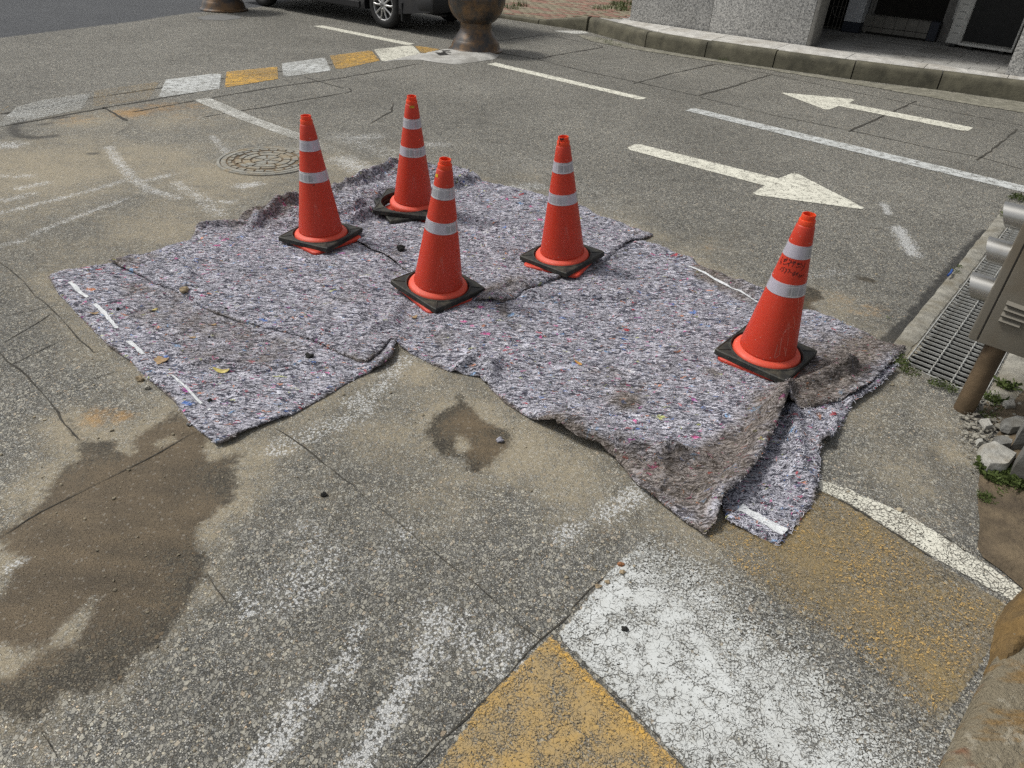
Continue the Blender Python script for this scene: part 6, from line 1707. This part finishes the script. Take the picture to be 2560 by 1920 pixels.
def van():
    r0 = P(968, 70); f0_ = P(663, 15); d = (f0_ - r0) / np.linalg.norm(f0_ - r0); nn = np.array([-d[1], d[0]]); nn = nn if nn @ r0 < 0 else -nn      # nn points to the camera side
    WB = np.linalg.norm(f0_ - r0)
    R = Matrix(((d[0], nn[0], 0), (d[1], nn[1], 0), (0, 0, 1)))
    if R.determinant() < 0: pass
    WR = .335
    def pt(x, y, z): q = r0 + d * x + nn * y; return Vector((q[0], q[1], z))
    c0 = pt(WB / 2, -.8, 0); root = empty('parked_van', tuple(c0)); tag(root, 'black parked van with five spoke alloy wheels behind the flower urn', 'van')
    # side outline of the body (x forward from rear axle), wheel arches cut out
    x0, x1 = -1.12, WB + .85
    low = []
    def arch(cx):
        return [(cx + (WR + .06) * math.cos(a_), WR + (WR + .06) * math.sin(a_)) for a_ in np.linspace(math.pi * 1.07, -.07 * math.pi, 15)]
    outline = [(x0 + .05, .34), (-.52, .27)] + arch(0) + [(.55, .25), (WB - .55, .25)] + arch(WB) + [(WB + .5, .26), (x1 - .05, .34), (x1, .5), (x1 - .03, .80), (x1 - .25, 1.0), (WB + .15, 1.12), (WB - .65, 1.72), (WB - .95, 1.86), (.0, 1.93), (-.95, 1.88), (x0 + .06, 1.70), (x0, 1.1), (x0 - .03, .7), (x0, .42)]
    n = len(outline); V = []; W_ = 1.84
    lay = [(.08, 1), (.05, 1), (0.012, 1), (-.02, 0)]
    ys = [.11, .09, -W_ + .07, -W_ + .09]
    for y_, ins in ((.085, .985), (.11, 1.0)):
        pass
    ring = []
    def lean(z): return .0 if z < 1.0 else -.16 * (z - 1.0)
    for y_, sgn in ((.11, 1), (-W_ + .11, -1)):
        ring.append([pt(x, y_ + sgn * lean(z), z) for x, z in outline])
    V = ring[0] + ring[1]
    bm = bmesh.new(); vs = [bm.verts.new(v) for v in V]
    fa = bm.faces.new(vs[:n]); fb = bm.faces.new(vs[n:][::-1])
    for i in range(n): bm.faces.new((vs[i], vs[n + i], vs[n + (i + 1) % n], vs[(i + 1) % n]))
    bmesh.ops.triangulate(bm, faces=[fa, fb]); bmesh.ops.recalc_face_normals(bm, faces=bm.faces[:])
    me = bpy.data.meshes.new('van_body'); bm.to_mesh(me); bm.free(); link('van_body', me, M_VAN, root)
    MB().box(pt(WB / 2, -W_ / 2 + .11, .36), (WB + 1.5, W_ - .5, .14), R).build('underbody', M_PLAST, root)
    MB().box(pt(x0 + .16, -W_ / 2 + .11, .44), (.36, W_ + .02, .24), R, .06).build('rear_bumper', M_PLAST, root, 40)
    MB().box(pt(x1 - .14, -W_ / 2 + .11, .44), (.36, W_ + .02, .24), R, .06).build('front_bumper', M_PLAST, root, 40)
    MB().box(pt(-.46, .02, .29), (.03, .20, .26), R, .004).build('mud_flap', M_PLAST, root)
    MB().box(pt(WB / 2, .115, .30), (WB - 1.0, .03, .10), R, .01).build('sill', M_PLAST, root)
    MB().tube([pt(x0 + .12, -.45, .30), pt(x0 + .05, -.45, .25), pt(x0 + .0, -.45, .27), pt(x0 + .03, -.45, .31)], .012, 8).build('tow_hook', M_PLAST, root, 60)
    MB().tube([pt(-.55, -.3, .28), pt(x0 + .1, -.3, .27)], .022, 10).build('exhaust_pipe', M_PLAST, root, 60)
    for xa, xb in ((-.85, .35), (.45, 1.55), (1.65, WB - .35)):
        a_ = [pt(xa, .115 + lean(1.15), 1.15), pt(xb, .115 + lean(1.15), 1.15), pt(xb - (.35 if xb > 2 else 0), .115 + lean(1.65), 1.65), pt(xa, .115 + lean(1.65), 1.65)]
        obj('side_window', a_ + [v - Vector((nn[0], nn[1], 0)) * .012 for v in a_], [(0, 1, 2, 3), (7, 6, 5, 4), (0, 4, 5, 1), (1, 5, 6, 2), (2, 6, 7, 3), (3, 7, 4, 0)], M_GLASS, root)
    for y_ in (.118, -W_ + .102): MB().box(pt(x0 + .02, -.1 if y_ > 0 else -W_ + .32, 1.05), (.06, .16, .4), R, .02).build('tail_light', simple_mat('tail_light_red', (.25, .01, .01), .2) if 'tail_light_red' not in bpy.data.materials else bpy.data.materials['tail_light_red'], root)
    for x in (0, WB):
        for side in (0, 1):
            yo = .06 if side == 0 else -W_ + .16; sg = 1 if side == 0 else -1
            Mx = Matrix.Translation(pt(x, yo, WR)) @ (R @ Matrix.Rotation(-math.pi / 2 * sg, 3, 'X')).to_4x4()       # local z = wheel axis, outwards
            def wl(mb): return [Mx @ Vector(v) for v in mb.V], mb.F
            ty = MB().lathe([(.215, -.19), (.30, -.185), (.325, -.165), (WR, -.13), (WR, -.03), (.325, .0), (.30, .018), (.245, .022), (.222, .012), (.215, 0)], 48)
            tyre = obj('tyre', *wl(ty), M_TYRE, root, 40)
            rm = MB().lathe([(.222, .010), (.216, .014), (.206, .008), (.20, -.01), (.195, -.12)], 48); rim = obj('rim', *wl(rm), M_RIM, tyre, 35)
            dk = MB().lathe([(.20, -.06), (.001, -.06)], 32); obj('wheel_backing', *wl(dk), M_PLAST, tyre)  # black disc closing the rim, its colour standing in for shade behind the spokes
            if side == 0:
                for i in range(5):
                    a_ = i * 2 * math.pi / 5 + .3; sp_ = MB()
                    Rz = Matrix.Rotation(a_, 3, 'Z')
                    for s2 in (-1, 1):
                        pts = [Rz @ Vector((.045, .020 * s2, .004)), Rz @ Vector((.10, .034 * s2, .004)), Rz @ Vector((.155, .050 * s2, -.002)), Rz @ Vector((.205, .075 * s2, -.006))]
                        sp_.tube(pts, [.022, .017, .017, .024], 8)
                    obj('spoke', *wl(sp_), M_RIM, rim, 50)
                hb = MB().lathe([(.062, -.02), (.062, .004), (.05, .012), (.032, .014), (.030, .018), (.001, .019)], 32); hub = obj('hub', *wl(hb), M_RIM, rim, 40)
                nuts = MB()
                for i in range(5):
                    a_ = i * 2 * math.pi / 5 + .93; nuts.lathe([(.010, 0), (.010, .012), (.001, .012)], 8, (.075 * math.cos(a_), .075 * math.sin(a_), -.006))
                obj('wheel_nuts', *wl(nuts), M_PLAST, rim, 40)
                em = MB(); 
                em.tube([(-.009, -.010, .0195), (-.004, .011, .0195)], .0022, 6); em.tube([(.004, -.011, .0195), (.009, .010, .0195)], .0022, 6); em.tube([(-.006, -.001, .0195), (.006, .001, .0195)], .0022, 6)
                em.tube([(.021 * math.cos(q), .015 * math.sin(q), .0195) for q in np.linspace(0, 2 * math.pi, 20)], .002, 6)
                obj('hub_emblem', *wl(em), M_PLAST, hub, 60)
    return root


van()
